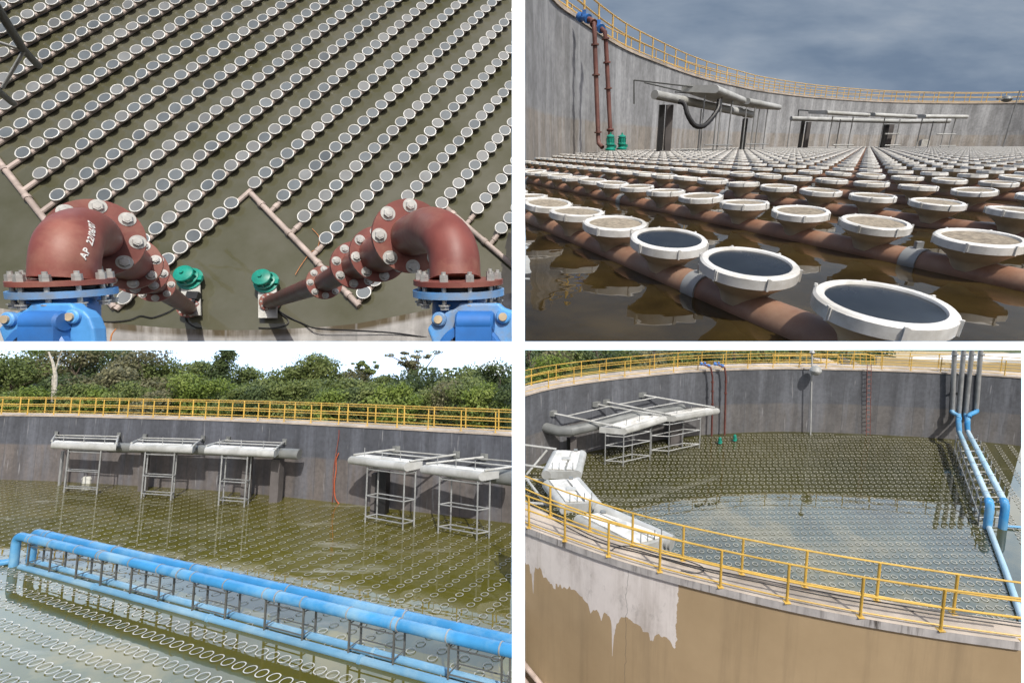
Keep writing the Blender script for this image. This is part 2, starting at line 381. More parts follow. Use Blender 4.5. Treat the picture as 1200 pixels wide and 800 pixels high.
# ------------------------------------------------------------------ skies
def backdrop():
    D = 13000.0; n = 48; mb = MB(); rows = []
    for z in (-16500, 18000):
        rows.append([(math.sin(R(-62+124*i/n))*D*1.3, math.cos(R(-62+124*i/n))*D*1.3, z) for i in range(n+1)])
    mb.strip(rows)
    me = mb.mesh('sky', skymat('bright_cloud', [(.40, (.45, .57, .78)), (.50, (.55, .72, .92)), (.57, (.93, .97, 1)), (.7, (1, 1, .98))], 2.5, .00025, (1, 1, 1.6)))
    o = bpy.data.objects.new('sky', me); C.objects.link(o); tag(o, kind='structure')
backdrop()
def stormy():
    Y = 90.0
    m_ = skymat('storm_cloud', [(.30, (.105, .155, .235)), (.45, (.155, .21, .295)), (.55, (.235, .29, .37)), (.70, (.40, .44, .49))], 1.12, .026, (.55, 1, 1.7), 2.6)
    for lo, hi, top, bot in ((615, 1420, -420, 330), (180, 600, -420, 330), (600, 615, -420, -12)):     # first sheet is the seen sky; other two unseen, added only for water reflections
        us = np.linspace(lo, hi, 24); vs = np.linspace(top, bot, 20)
        mb = MB(); mb.strip([[Vector(((u-PX)/FPX*Y, Y, -(v-PY)/FPX*Y)) for u in us] for v in vs])
        o = bpy.data.objects.new('sky', mb.mesh('sky', m_)); C.objects.link(o); tag(o, kind='structure')
stormy()

# ------------------------------------------------------------------ place B : at water level among the diffusers
def ring_mesh(name, r, mat, w=.026, h=.035, n=36, notch=True):
    mb = MB()
    pr = [(-h, r), (-h*.15, r), (0, r-.006), (0, r-w+.004), (-.007, r-w), (-.007-.006, r-w), (-h, r-w)]
    mb.lathe((0, 0, 0), (0, 0, 1), pr, n, close=True)
    if notch:
        for k in range(6):
            q = 2*math.pi*k/6+.35; c = Vector((math.cos(q), math.sin(q), 0)); tt = Vector((-math.sin(q), math.cos(q), 0))
            mb.box(c*(r+.002)+Vector((0, 0, -h*.5)), (.007, .006, h*1.04), (c, tt, Vector((0, 0, 1))))
            mb.box(c*(r+.0018)+tt*.006+Vector((0, 0, -h*.5)), (.004, .004, h*.9), (c, tt, Vector((0, 0, 1))))
    return mb.mesh(name, mat, smooth=True)
def disc_mesh(name, r, mat, sag=.004, n=32, z=-.010):
    return MB().lathe((0, 0, 0), (0, 0, 1), [(z, r), (z-sag*.6, r*.6), (z-sag, r*.2), (z-sag, 0.0001)], n).mesh(name, mat, smooth=True)
def cone_mesh(name, r, mat, depth=.085, n=28):
    return MB().lathe((0, 0, 0), (0, 0, 1), [(-.030, r-.004), (-.042, r*.93), (-depth*.8, r*.60), (-depth, r*.50), (-depth-.03, r*.44)], n).mesh(name, mat, smooth=True)
wb = MB(); wb.strip([[(-30, -2, 0), (80, -2, 0)], [(-30, 95, 0), (80, 95, 0)]])
single(PB, 'water', wb, M['waterB'], kind='structure', smooth=False)
# basin wall from the line of its rim
HB = 5.0
rim = [(560, -150), (600, -75), (647, 0), (675, 22), (715, 49), (752, 67), (815, 90), (865, 102), (900, 108.5), (962, 115.5), (1037, 120), (1110, 121.5), (1197, 121), (1300, 117)]
rimB = spline([PB.at(u, v, HB) for u, v in rim], 8); sB = arcl(rimB)
wt = MB(); wt.strip([lift(rimB, z) for z in (-.5, 0, 1.5, 3, HB)], [[(s, z) for s in sB] for z in (-.5, 0, 1.5, 3, HB)])
tw = empty(PB, 'basin_wall', rimB[20].xy.to_3d(), 'sunlit grey concrete basin wall curving behind the white diffusers', 'basin wall')
part('wall_face', wt, M['wallB'], tw, smooth=True)
def walkway(P, curve, z, width, th, side, parent, mat_top, mat_edge=None):
    a = lift(offset(curve, .0*side), z); b = lift(offset(curve, width*side), z); s = arcl(curve)
    lip = lift(offset(curve, -.06*side), z)
    mb = MB(); n = [(q, 0) for q in s]; n2 = [(q, th) for q in s]; n3 = [(q, width) for q in s]
    mb.strip([lift(lip, z-th), lift(lip, z), lift(b, z), lift(b, z-th), lift(lip, z-th)], [n, n2, n3, n2, n])
    return part('walkway_slab', mb, mat_top, parent, smooth=False)
SIDEB = 1
walkway(PB, rimB, HB+.13, 1.3, .13, SIDEB, tw, M['slab'])
def railing(P, curve, z, step, mat, label, group=None, name='railing', height=1.1, rr=.025, pr=.03, posts=None, levels=None, kick=True):
    st = resample([Vector((p.x, p.y, z)) for p in curve], step) if posts is None else [Vector((p[0], p[1], z)) for p in posts]
    o = empty(P, name, st[len(st)//2], label, 'railing', group)
    cv = lift(curve, z)
    for hh in (levels or (height, height*.55)):
        mb = MB(); mb.tube([p+Vector((0, 0, hh)) for p in cv], rr, 8); part('rail', mb, mat, o)
    if kick:
        mb = MB(); mb.tube([p+Vector((0, 0, .13)) for p in cv], rr*.8, 6); part('rail', mb, mat, o)
    pm = MB(); pm.tube([(0, 0, 0), (0, 0, height)], pr, 8); pm.box((0, 0, .008), (.16, .16, .016)); pme = pm.mesh('post', mat, smooth=True)
    for p in st: inst('post', pme, o, p)
    return o
railing(PB, offset(rimB, .1*SIDEB), HB+.13, 2.0, M['yellow_dark'], 'yellow handrail on the inner edge of the wall under the stormy sky', 'handrails along the water-level basin rim', rr=.038, pr=.045)
railing(PB, offset(rimB, 1.25*SIDEB), HB+.13, 2.0, M['yellow_dark'], 'yellow handrail on the outer edge of the walkway under the stormy sky', 'handrails along the water-level basin rim', rr=.03, pr=.035)
# the diffuser rows
ZT = .16; RD = .145
A0, A1 = PB.at(1035, 352, ZT), PB.at(878, 306, ZT)
va = (A1-A0); vcol = PB.at(1026, 259, ZT)-A0
va_l = va.length
rim_near = ring_mesh('rim', RD, M['rim_clean'], n=48); rim_mid = ring_mesh('rim', RD, M['rim_clean'], n=24)
mem_wet = disc_mesh('membrane', RD-.022, M['wet'], .012, z=-.006); mem_grit = disc_mesh('membrane', RD-.022, M['grit'], -.003, z=-.008)
cone_b = cone_mesh('cone_body', RD, M['cone'], .10)
def cone_mesh_obj(): return cone_b
dirr = va.normalized()
perp = Vector((-dirr.y, dirr.x, 0))
nrow = 64
def far_disc(mb, p, r, n, lo=False):
    # cone body, white rim and top as one solid of revolution
    pr = [(-.10, r*.4), (-.034, r-.004)]
    mb.lathe(p, (0, 0, 1), pr, n)
for j in range(-1, nrow):
    base = A0+vcol*j
    cells = []
    for i in range(-170, 175):
        p = base+va*i
        if p.y < .35 or p.y > 62: continue
        u, v = PB.px(p)
        if u < 560 or u > 1300 or v > 470: continue
        cells.append((p, u, v, i))
    # keep inside basin
    inside = []
    for p, u, v, i in cells:
        if not inbasin(p, rimB, .6): continue
        inside.append((p, u, v, i))
    if not inside: continue
    near = [c for c in inside if c[0].xy.length < (7.5 if j < 9 else 0)][:100]
    far = [c for c in inside if c not in near]
    mid = inside[len(inside)//2][0]
    lab = {-1: 'brown air pipe entering the lower right corner beside the water',
           0: 'nearest brown air pipe carrying the dark wet white-rimmed diffusers',
           1: 'second brown air pipe behind the dark wet diffusers, all its discs gritty',
           2: 'third brown air pipe from the front, with gritty tan diffusers'}.get(j)
    t = empty(PB, 'diffuser_row', Vector((mid.x, mid.y, .02)), lab or 'brown air pipe lined with white rimmed diffusers reaching to the sunlit basin wall', 'diffuser row', 'rows of diffusers at water level')
    ends = [inside[0][0], inside[-1][0]]
    e0, e1 = ends[0]-va.normalized()*.5, ends[1]+va.normalized()*.5
    mb = MB(); mb.tube([Vector((e0.x, e0.y, .012)), Vector((e1.x, e1.y, .012))], .056, 18 if j < 6 else 8); part('air_pipe', mb, M['pipe_brown'], t)
    if j < 6:
        for q, (p, u, v, i) in enumerate(near):
            if (i+2*j) % 6 == 1:
                c = p+va*.5; mb = MB(); c.z = .012
                mb.lathe(c-dirr*.035, dirr, [(0, .0555), (0, .063), (.07, .063), (.07, .0555)], 20, close=True)
                mb.box(c+Vector((0, 0, .075)), (.03, .02, .03))
                part('pipe_clamp', mb, M['galv'], t)
    for p, u, v, i in near:
        tilt = (random.gauss(0, .03)+.085 if p.length < 3 else random.gauss(0, .03)+.03, random.gauss(0, .035), random.uniform(0, 6.28))
        # each diffuser: white rim with membrane and cone body
        d = bpy.data.objects.new('diffuser', cone_b); C.objects.link(d); d.parent = t; d.location = p-org(t)
        d.rotation_euler = (tilt[0], tilt[1], tilt[2]); d.rotation_mode = 'ZXY'; d.rotation_mode = 'XYZ'
        # yaw first, then lean towards the viewer
        d.rotation_euler = (Matrix.Rotation(tilt[0], 3, 'X') @ Matrix.Rotation(tilt[1], 3, 'Y') @ Matrix.Rotation(tilt[2], 3, 'Z')).to_euler()
        a = bpy.data.objects.new('rim', rim_near if p.length < 3 else rim_mid); C.objects.link(a); a.parent = d
        wet = j == 0 and i in (0, 1, 2)
        b = bpy.data.objects.new('membrane', mem_wet if wet else mem_grit); C.objects.link(b); b.parent = d
        if wet: d['label'] = 'diffuser with dark wet membrane'
    if far:
        rimm, body, top = MB(), MB(), MB()
        for p, u, v, i in far:
            n = 12 if p.y < 18 else 8
            pr = [(-.034, RD-.004), (-.034, RD), (0, RD-.003), (0, RD-.024), (-.008, RD-.025)]
            rimm.lathe(p, (0, 0, 1), pr, n, close=True)
            body.lathe(p, (0, 0, 1), [(-.13, RD*.4), (-.034, RD-.006)], n)
            top.lathe(p, (0, 0, 1), [(-.009, RD-.022), (-.0095, .001)], n)
        a = part('diffuser', rimm, M['rim_clean'], t, smooth=False); a['kind'] = 'stuff'
        b = bpy.data.objects.new('membrane', top.mesh('membrane', M['grit'], org(t), False)); C.objects.link(b); b.parent = a; b['kind'] = 'stuff'
        c = bpy.data.objects.new('cone_body', body.mesh('cone_body', M['cone'], org(t), False)); C.objects.link(c); c.parent = a; c['kind'] = 'stuff'

def flange_mb(c, ax, r, th, n=32): return MB().lathe(c, ax, [(-th/2, r*.93), (-th/2, r), (th/2, r), (th/2, r*.93), (th/2, r*.3)], n)
# red risers and pumps on the wall
def riser_pair(P, data, red, blue, teal, sc_=1.0):
    for (pts, rp, flz, label, valve) in data:
        o = empty(P, 'riser_pipe', pts[-1], label, 'pipe', 'red riser pipes on the basin walls')
        path = []
        mb = MB(); mb.tube(pts, rp, 12); part('pipe_run', mb, red, o)
        for q in flz:
            k = [i for i in range(len(pts)-1) if min(pts[i].z, pts[i+1].z) <= q <= max(pts[i].z, pts[i+1].z)]
            if not k: continue
            a, b = pts[k[0]], pts[k[0]+1]; tt = (q-a.z)/(b.z-a.z) if b.z != a.z else 0
            part('flange', flange_mb(a.lerp(b, tt), b-a, rp*1.7, rp*.6, 16), red, o)
        if valve:
            mb = MB(); d = (valve[1]-valve[0]); mb.lathe(valve[0], d, [(0, rp*1.0), (0, rp*1.9), (d.length*.2, rp*1.9), (d.length*.25, rp*1.2), (d.length*.75, rp*1.3), (d.length*.8, rp*1.9), (d.length, rp*1.9)], 14)
            mb.box((valve[0]+valve[1])/2+Vector((0, 0, rp*1.9)), (rp*1.6, rp*1.6, rp*2.2)); part('valve', mb, blue, o)
def pump(P, base, r, hgt, label, group, mat):
    o = empty(P, 'pump', base, label, 'pump', group)
    mb = MB(); mb.lathe(base, (0, 0, 1), [(0, r*1.15), (hgt*.10, r*1.2), (hgt*.16, r*.85), (hgt*.3, r*.8), (hgt*.34, r*1.0), (hgt*.42, r*1.0), (hgt*.46, r*.8), (hgt*.8, r*.78), (hgt*.84, r*.9), (hgt*.9, r*.85), (hgt*.97, r*.5), (hgt, r*.2)], 24)
    part('housing', mb, mat, o)
    mb = MB()
    for k in range(10):
        q = 2*math.pi*k/10; c = Vector((math.cos(q), math.sin(q), 0))
        mb.box(base+c*r*.84+Vector((0, 0, hgt*.62)), (r*.16, r*.08, hgt*.3), (c, Vector((-c.y, c.x, 0)), Vector((0, 0, 1))))
    part('cooling_fin', mb, mat, o, smooth=False)
    mb = MB(); mb.tube([base+Vector((0, 0, hgt*.98)), base+Vector((0, 0, hgt*1.12))], r*.18, 8); part('lifting_lug', mb, mat, o); part('outlet', MB().box(base+Vector((r*.9, 0, hgt*.25)), (r*.8, r*.5, hgt*.2)), mat, o, smooth=False)
    return o
YP = 19.6
riser_pair(PB, [
    ([PB.pt(682, 22, YP+.7), PB.pt(692, 23, YP+.2), PB.pt(696, 28, YP), PB.pt(697, 46, YP), PB.pt(701, 160, YP), PB.pt(701.5, 168, YP-.1), PB.pt(706, 173, YP-.3)], .085,
     [.9, 2.9, 3.9, 4.6], 'left one of two red riser pipes down the sunlit wall to teal pumps', (PB.pt(679, 20, YP+.8), PB.pt(690, 22.5, YP+.3))),
    ([PB.pt(698, 31, YP+1.4), PB.pt(704, 33, YP+.9), PB.pt(709, 38, YP+.6), PB.pt(710, 50, YP+.6), PB.pt(715, 150, YP+.6), PB.pt(715, 163, YP+.5)], .085,
     [1.0, 2.5, 3.4, 4.2], 'right one of two red riser pipes down the sunlit wall to teal pumps', (PB.pt(698, 31, YP+1.4), PB.pt(705, 34, YP+.8)))],
    M['oxide_riser'], M['blue'], M['teal'])
pump(PB, PB.pt(715, 176.5, YP-.6), .17, .58, 'left teal pump standing at the foot of the red risers on the sunlit wall', 'teal pumps at the foot of the walls', M['teal'])
pump(PB, PB.pt(728.5, 175.5, YP-.1), .17, .55, 'right teal pump standing at the foot of the red risers on the sunlit wall', 'teal pumps at the foot of the walls', M['teal'])

def tb(P, name, label, cat, pts, r, mat, n=12, group=None):
    pts = [Vector(p) for p in pts]; mb = MB(); mb.tube(pts, r, n); return single(P, name, mb, mat, label, cat, group, loc=pts[0])
# decanter arms seen from water level : float pipe, deck boxes, leg frames
def legframe(o, a, b, depth, zt, mat, r=.03, levels=(.35, 1.4), pair=True):
    """a, b: the two feet in front (z 0); depth: vector to the rear feet"""
    feet = [a, b, a+depth, b+depth] if pair else [a, b]
    for f in feet:
        mb = MB(); mb.tube([Vector((f.x, f.y, -.3)), Vector((f.x, f.y, zt))], r, 6); part('leg', mb, mat, o)
    for z in levels:
        q = [Vector((f.x, f.y, z)) for f in feet]
        for i, j in (((0, 1), (2, 3), (0, 2), (1, 3)) if pair else ((0, 1),)): part('crossbar', MB().tube([q[i], q[j]], r*.8, 6), mat, o)
def rounded_deck(o, a, b, w, th, mat, name='deck'):
    """flat box from a to b with width vector w and a rounded water side"""
    x = (b-a).normalized(); wn_ = w.normalized(); up = Vector((0, 0, 1)); prof = []
    prof = [w*1.0, w*1.0+up*th*.4]
    for k in range(9):
        q = math.pi/2-math.pi*k/8; prof.append(up*(math.sin(q)*th/2)-wn_*(math.cos(q)*th/2))
    prof.append(w-up*th*.4)
    mb = MB(); mb.prism([a+p for p in prof], b-a); return part(name, mb, mat, o, smooth=True)
# near one
o = empty(PB, 'decanter', PB.pt(850, 175, 26), 'nearer decanter with fat white float pipe and black hose by the sunlit wall', 'decanter', 'decanters on thin legs at water level')
p0, p1 = PB.pt(767, 111, 22.5), PB.pt(881, 134.5, 30)
mb = MB(); mb.tube([p0, p1], .19, 20); part('float_pipe', mb, M['white_metal'], o)
for (u, v, y) in ((866, 131, 29), (873, 132.8, 29.5)):
    c = PB.pt(u, v, y); part('pipe_band', MB().lathe(c, p1-p0, [(0, .19), (0, .23), (.12, .23), (.12, .19)], 18, close=True), M['galv'], o)
rounded_deck(o, PB.pt(838, 104.5, 23.5), PB.pt(871, 118, 27.5), Vector((-1.3, .9, .12)), .34, M['white_metal'])
rounded_deck(o, PB.pt(876, 118.5, 28), PB.pt(913, 126, 32.5), Vector((-1.1, .9, .1)), .32, M['white_metal'])
for (u0, v0, y0, u1, v1, y1) in ((743, 94, 25, 822, 103, 24), (755, 97, 26, 812, 110, 25), (791, 108, 28, 840, 112, 26), (743, 94, 25, 743, 122, 25)):
    mb = MB(); mb.tube([PB.pt(u0, v0, y0), PB.pt(u1, v1, y1)], .035, 6); part('arm', mb, M['galv_dark'], o)
for u, y, vt in ((822, 25, 128), (826, 24, 112), (841, 25, 120), (846, 25, 114), (858, 26, 118), (875, 28, 126), (885, 29, 126), (890, 30, 128), (900, 31, 126)):
    a = PB.pt(u, vt, y); mb = MB(); mb.tube([Vector((a.x, a.y, -.2)), a], .035, 6); part('leg', mb, M['galv'], o)
for p, q in ((PB.pt(826, 170, 24), PB.pt(858, 170, 26)), (PB.pt(875, 169, 28), PB.pt(900, 169, 31))): part('crossbar', MB().tube([p, q], .03, 6), M['galv'], o)
hp = spline([PB.pt(795, 119, 23.3), PB.pt(802, 122, 23.2), PB.pt(806, 135, 23.0), PB.pt(814, 147, 23.0), PB.pt(824, 148, 23.2), PB.pt(833, 140, 23.6), PB.pt(841, 128, 24), PB.pt(843, 117, 24.2)], 5)
mb = MB(); mb.tube(hp, [.10+.012*(i % 2) for i in range(len(hp))], 10); part('hose', mb, M['black'], o)
for (u, y, vt, lab) in ((776, 23.5, 123, 'nearer black steel pillar under the end of the white float pipe'), (873.5, 30, 139, 'black steel pillar under the far end of the nearer white float pipe')):
    a = PB.pt(u, vt, y); mb = MB(); mb.box((a.x, a.y, a.z/2-.1), (.24, .24, a.z+.2)); o2 = single(PB, 'pillar', mb, M['black'], lab, 'pillar', 'pillars under the float pipes', loc=(a.x, a.y, 0), smooth=False)
a = PB.pt(785, 123, 24.3); single(PB, 'pillar', MB().box((a.x, a.y, a.z/2-.1), (.3, .3, a.z+.2)), M['pillar'], 'grey concrete pillar right beside the nearer black pillar', 'pillar', loc=(a.x, a.y, 0), smooth=False)
# far one
o = empty(PB, 'decanter', PB.pt(1030, 173, 44), 'far decanter with three long white trays on thin legs before the basin wall', 'decanter', 'decanters on thin legs at water level')
mb = MB(); mb.tube([PB.pt(927, 139, 40), PB.pt(1000, 141, 42), PB.pt(1060, 142.5, 43), PB.pt(1113, 142, 43)], .17, 14); part('float_pipe', mb, M['white_metal'], o)
for (u0, v0, u1, v1, y0, y1) in ((968, 132, 1018, 135, 37, 39), (1024, 134.5, 1073, 137, 39, 40), (1083, 136.5, 1133, 137, 40, 41)):
    rounded_deck(o, PB.pt(u0, v0, y0), PB.pt(u1, v1, y1), Vector((-.7, 1.2, .1)), .28, M['white_metal'])
for (u, y, vt) in ((927, 40, 141), (976, 38, 136), (985, 40, 140), (1000, 39, 137), (1037, 40, 138), (1055, 41, 140), (1081, 41, 139), (1094, 42, 142), (1110, 41, 139), (1120, 41, 139)):
    a = PB.pt(u, vt, y); mb = MB(); mb.tube([Vector((a.x, a.y, -.2)), a], .04, 6); part('leg', mb, M['galv'], o)
for (u0, u1, v, y) in ((976, 1000, 170, 39), (1037, 1055, 157, 40), (1037, 1055, 170.5, 40), (1098, 1120, 157.5, 41), (1100, 1120, 171, 41)): part('crossbar', MB().tube([PB.pt(u0, v, y), PB.pt(u1, v, y)], .05, 6), M['white_metal'], o)
for p, q in ((PB.pt(936, 129, 42), PB.pt(962, 131, 39)), (PB.pt(936, 129, 42), PB.pt(935, 140, 42))): part('arm', MB().tube([p, q], .05, 6), M['galv_dark'], o)
for (u, vt, y, m, w, lab) in ((941.5, 142, 41, 'black', .22, 'black steel pillar under the left end of the far decanter'), (948, 143, 42, 'pillar', .3, 'grey concrete pillar at the left end of the far decanter'),
                      (1039, 146, 43, 'black', .28, 'black steel pillar under the middle of the far decanter'), (1044, 146, 44, 'pillar', .4, 'grey concrete pillar under the middle of the far decanter')):
    a = PB.pt(u, vt, y); single(PB, 'pillar', MB().box((a.x, a.y, a.z/2-.1), (w, w, a.z+.2)), M[m], lab, 'pillar', 'pillars under the float pipes', loc=(a.x, a.y, 0), smooth=False)
a = PB.pt(1082, 172, 46); mb = MB(); mb.box((a.x, a.y, .5), (.75, .4, .5)); mb.box((a.x, a.y, .78), (.6, .35, .1)); single(PB, 'junction_box', mb, M['plate'], 'small pale box on the basin wall under the far decanter', 'box', loc=(a.x, a.y, .2), smooth=False)
# antenna post at the right
a = PB.pt(1175, 173, 49); o = empty(PB, 'level_sensor_post', (a.x, a.y, 0), 'thin post with round head rising above the rim at the right', 'post')
b = PB.pt(1177, 106, 49); mb = MB(); mb.tube([Vector((a.x, a.y, 0)), Vector((a.x+.1, a.y, b.z))], .05, 8); part('pole', mb, M['galv'], o)
c = PB.pt(1180, 116, 48.8); mb = MB(); mb.lathe(c-Vector((0, 0, .3)), (0, 0, 1), [(0, .1), (.1, .35), (.3, .45), (.5, .35), (.6, .1)], 14); mb.box(c+Vector((-.5, 0, 0)), (.8, .2, .15)); part('sensor_head', mb, M['grey_metal'], o)

# ------------------------------------------------------------------ place A : looking down on the rows
sh = MB(); q = [PA.at(u, v) for u, v in ((-150, 430), (700, 470), (760, -120), (-200, -150))]
n = 12; g = [[q[0].lerp(q[1], i/n).lerp(q[3].lerp(q[2], i/n), j/n) for i in range(n+1)] for j in range(n+1)]
single(PA, 'water', sh.strip(g), M['waterA'], kind='structure', smooth=False)
rd = Vector((.49117569, .87106053, 0)); nn = Vector((rd.y, -rd.x, 0))
hA = (PA.at(10, 202), PA.at(137, 362)); hB = (PA.at(296, 229), PA.at(422, 360)); hC = (PA.at(518, 241), PA.at(640, 347))
ZA = .17; RA = .149
def a_on(line, b):
    p, q = line; bp, bq = p@nn, q@nn; t = (b-bp)/(bq-bp); return (p.lerp(q, t))@rd
ring_a = ring_mesh('rim', RA, M['white_pvc'], w=.020, h=.022, n=28, notch=False)
mem_a = disc_mesh('membrane', RA-.014, M['membrane_grey'], .003, 24, z=-.006); mem_a2 = disc_mesh('membrane', RA-.014, M['membrane_pale'], .003, 24, z=-.006)
cone_a = cone_mesh('cone_body', RA, M['pipe_pink'], .07, 20)
pitch, pace = .0362*H1, .0803*H1
for k in range(9, -22, -1):
    b = (-.9369*H1)+k*pace
    if k <= 0: line, grp = hA, 'left'
    elif k <= 5: line, grp = hB, 'middle'
    else: line, grp = hC, 'right'
    a0 = a_on(line, b)
    first = a0+(.052*H1 if k not in (0, 5) else .028*H1)
    cells = []
    i = 0
    while True:
        p = rd*(first+i*pitch)+nn*b; p.z = ZA; u, v = PA.px(p); i += 1
        if v < -18 or u > 620: break
        if u > -16: cells.append(p)
        if i > 200: break
    if not cells: continue
    if k == 0: cells = [p for p in cells if abs((p@rd)-a_on(hB, b)) > .17]
    s0 = rd*a0+nn*b; s1 = rd*(first+(i)*pitch)+nn*b
    t = empty(PA, 'diffuser_row', Vector((cells[0].x, cells[0].y, .05)),
              {0: 'longest faded pink diffuser row, starting at the bent pipe end behind the left red pipe', 5: 'diffuser row starting at the bent pipe end behind the right red pipe',
               1: 'first diffuser row branching off the middle header pipe', 2: 'second diffuser row down the middle header pipe', 3: 'third diffuser row down the middle header pipe'}.get(k,
              'straight diffuser row branching off the %s header pipe' % grp), 'diffuser row', 'rows of diffusers seen from above')
    mb = MB(); mb.tube([Vector((s0.x, s0.y, .06)), Vector((s1.x, s1.y, .06))], .052, 10); part('air_pipe', mb, M['pipe_pink'], t)
    if grp != 'left' or k > -4:
        c = s0+rd*.16; c.z = .06; part('coupling', MB().lathe(c, rd, [(0, .05), (0, .064), (.1, .064), (.1, .05)], 12, close=True), M['pipe_pink'], t)
    for p in cells:
        d = bpy.data.objects.new('diffuser', cone_a); C.objects.link(d); d.parent = t
        d.location = p-org(t)+Vector((random.gauss(0, .004), random.gauss(0, .004), 0)); d.rotation_euler = (Matrix.Rotation(.13+random.gauss(0, .05), 3, 'X') @ Matrix.Rotation(random.gauss(0, .05), 3, 'Y') @ Matrix.Rotation(random.uniform(0, 6), 3, 'Z')).to_euler()
        a = bpy.data.objects.new('rim', ring_a); C.objects.link(a); a.parent = d
        b_ = bpy.data.objects.new('membrane', mem_a if random.random() < .6 else mem_a2); C.objects.link(b_); b_.parent = d
def header(line, label, tail=0, head=0):
    a, b = line; a = a.copy(); b = b.copy(); a.z = b.z = .06; d = (b-a).normalized(); a -= d*head; b += d*tail
    o = empty(PA, 'header_pipe', a, label, 'pipe', 'header pipes feeding the diffuser rows')
    mb = MB(); mb.tube([a, b], .062, 12); part('air_pipe', mb, M['pipe_pink'], o)
    L = (b-a).length; s = .35
    while s < L-.1:
        part('coupling', MB().lathe(a+d*s, d, [(0, .06), (0, .078), (.1, .078), (.1, .06)], 12, close=True), M['pipe_pink'], o); s += 1.05
    return o
header(hA, 'left pink header pipe running down to its bent end behind the red elbow', 0, 1.5)
header(hB, 'middle pink header pipe between the two teal pumps and the right red pipe')
header(hC, 'right pink header pipe beyond the right red elbow', 0, .0)
# concrete bank at the lower edge
wl = [(-120, 338), (-60, 350), (0, 361), (112, 376), (212, 385), (300, 386.5), (400, 381), (450, 373), (507, 362), (600, 343), (680, 322)]
w0 = spline([PA.at(u, v, 0) for u, v in wl], 6); w1 = spline([PA.at(u, v+95, 1.3) for u, v in wl], 6); sA = arcl(w0)
mb = MB(); rows = [[p.lerp(q, t_) for p, q in zip(w0, w1)] for t_ in (-.12, 0, .25, .5, 1)]
mb.strip(rows, [[(s, t_*2.2) for s in sA] for t_ in (-.12, 0, .25, .5, 1)])
single(PA, 'basin_wall', mb, M['wallA'], 'pale concrete wall edge along the waterline below the red pipes', 'wall', loc=w0[20])
# green pumps with plates
def pump_top(base_px, plate, label, plabel):
    (u, v) = base_px; c = PA.at(u, v, .12)
    z = .12; q = [PA.at(*p, z) for p in plate]
    mb = MB(); mb.prism([p for p in q], Vector((0, 0, .03)))
    o2 = single(PA, 'pump_plate', mb, M['plate'], plabel, 'plate', 'pale plates under the teal pumps', loc=q[0], smooth=False)
    o = pump(PA, c+Vector((0, 0, .03)), .205, .30, label, 'teal pumps seen from above', M['teal'])
    mb = MB(); bx = PA.at(u+2, v+19, .2); mb.box(bx, (.22, .16, .12)); mb.box(bx+Vector((0, -.12, 0)), (.16, .08, .08)); part('connection_box', mb, M['black'], o, smooth=False)
pump_top((224.5, 328), [(213.5, 331), (235, 331), (236, 370), (213, 370)], 'left teal pump on its pale plate in murky water', 'pale base plate under the left teal pump')
pump_top((313.5, 332), [(303, 335), (324.5, 335), (325.5, 373), (303.5, 373)], 'right teal pump on its pale plate in murky water', 'pale base plate under the right teal pump')
# red discharge pipes with flanges, elbow and blue valve
def hexbolt(r):
    mb = MB(); mb.lathe((0, 0, 0), (0, 0, 1), [(0, r*1.35), (r*.12, r*1.35)], 24); mb.lathe((0, 0, r*.12), (0, 0, 1), [(0, r*.92), (r*.5, r*.92), (r*.6, r*.78)], 6)
    mb.lathe((0, 0, r*.70), (0, 0, 1), [(0, r*.45), (r*.15, r*.45)], 10); return mb.mesh('bolt', M['zinc'], smooth=False)
def longbolt(r, L):
    mb = MB(); mb.lathe((0, 0, 0), (0, 0, 1), [(0, r), (r*.8, r)], 6); mb.lathe((0, 0, r*.84), (0, 0, 1), [(0, r*.97), (r*.7, r*.97)], 6)
    mb.lathe((0, 0, -L), (0, 0, 1), [(0, r*.5), (L+r*2.2, r*.5)], 10); mb.lathe((0, 0, -L-r*1.1), (0, 0, 1), [(0, r), (r*1.1, r)], 6); mb.lathe((0, 0, -.006-L), (0, 0, 1), [(0, r*1.3), (.006, r*1.3)], 16)
    return mb.mesh('bolt', M['zinc'], smooth=False)
def rot_to(ax): return Vector(ax).to_track_quat('Z', 'Y').to_euler()
def flanged(o, c, ax, r, th, mat, nb, rb, br, phase=0.0, side=1):
    f = part('flange', flange_mb(c, ax, r, th, 40), mat, o)
    me = hexbolt(br); ax = Vector(ax).normalized(); a = ax.orthogonal().normalized(); b = ax.cross(a)
    for k in range(nb):
        q = phase+2*math.pi*k/nb; p = c+(a*math.cos(q)+b*math.sin(q))*rb+ax*side*th/2
        inst('bolt', me, f, p, rot_to(ax*side))
    return f
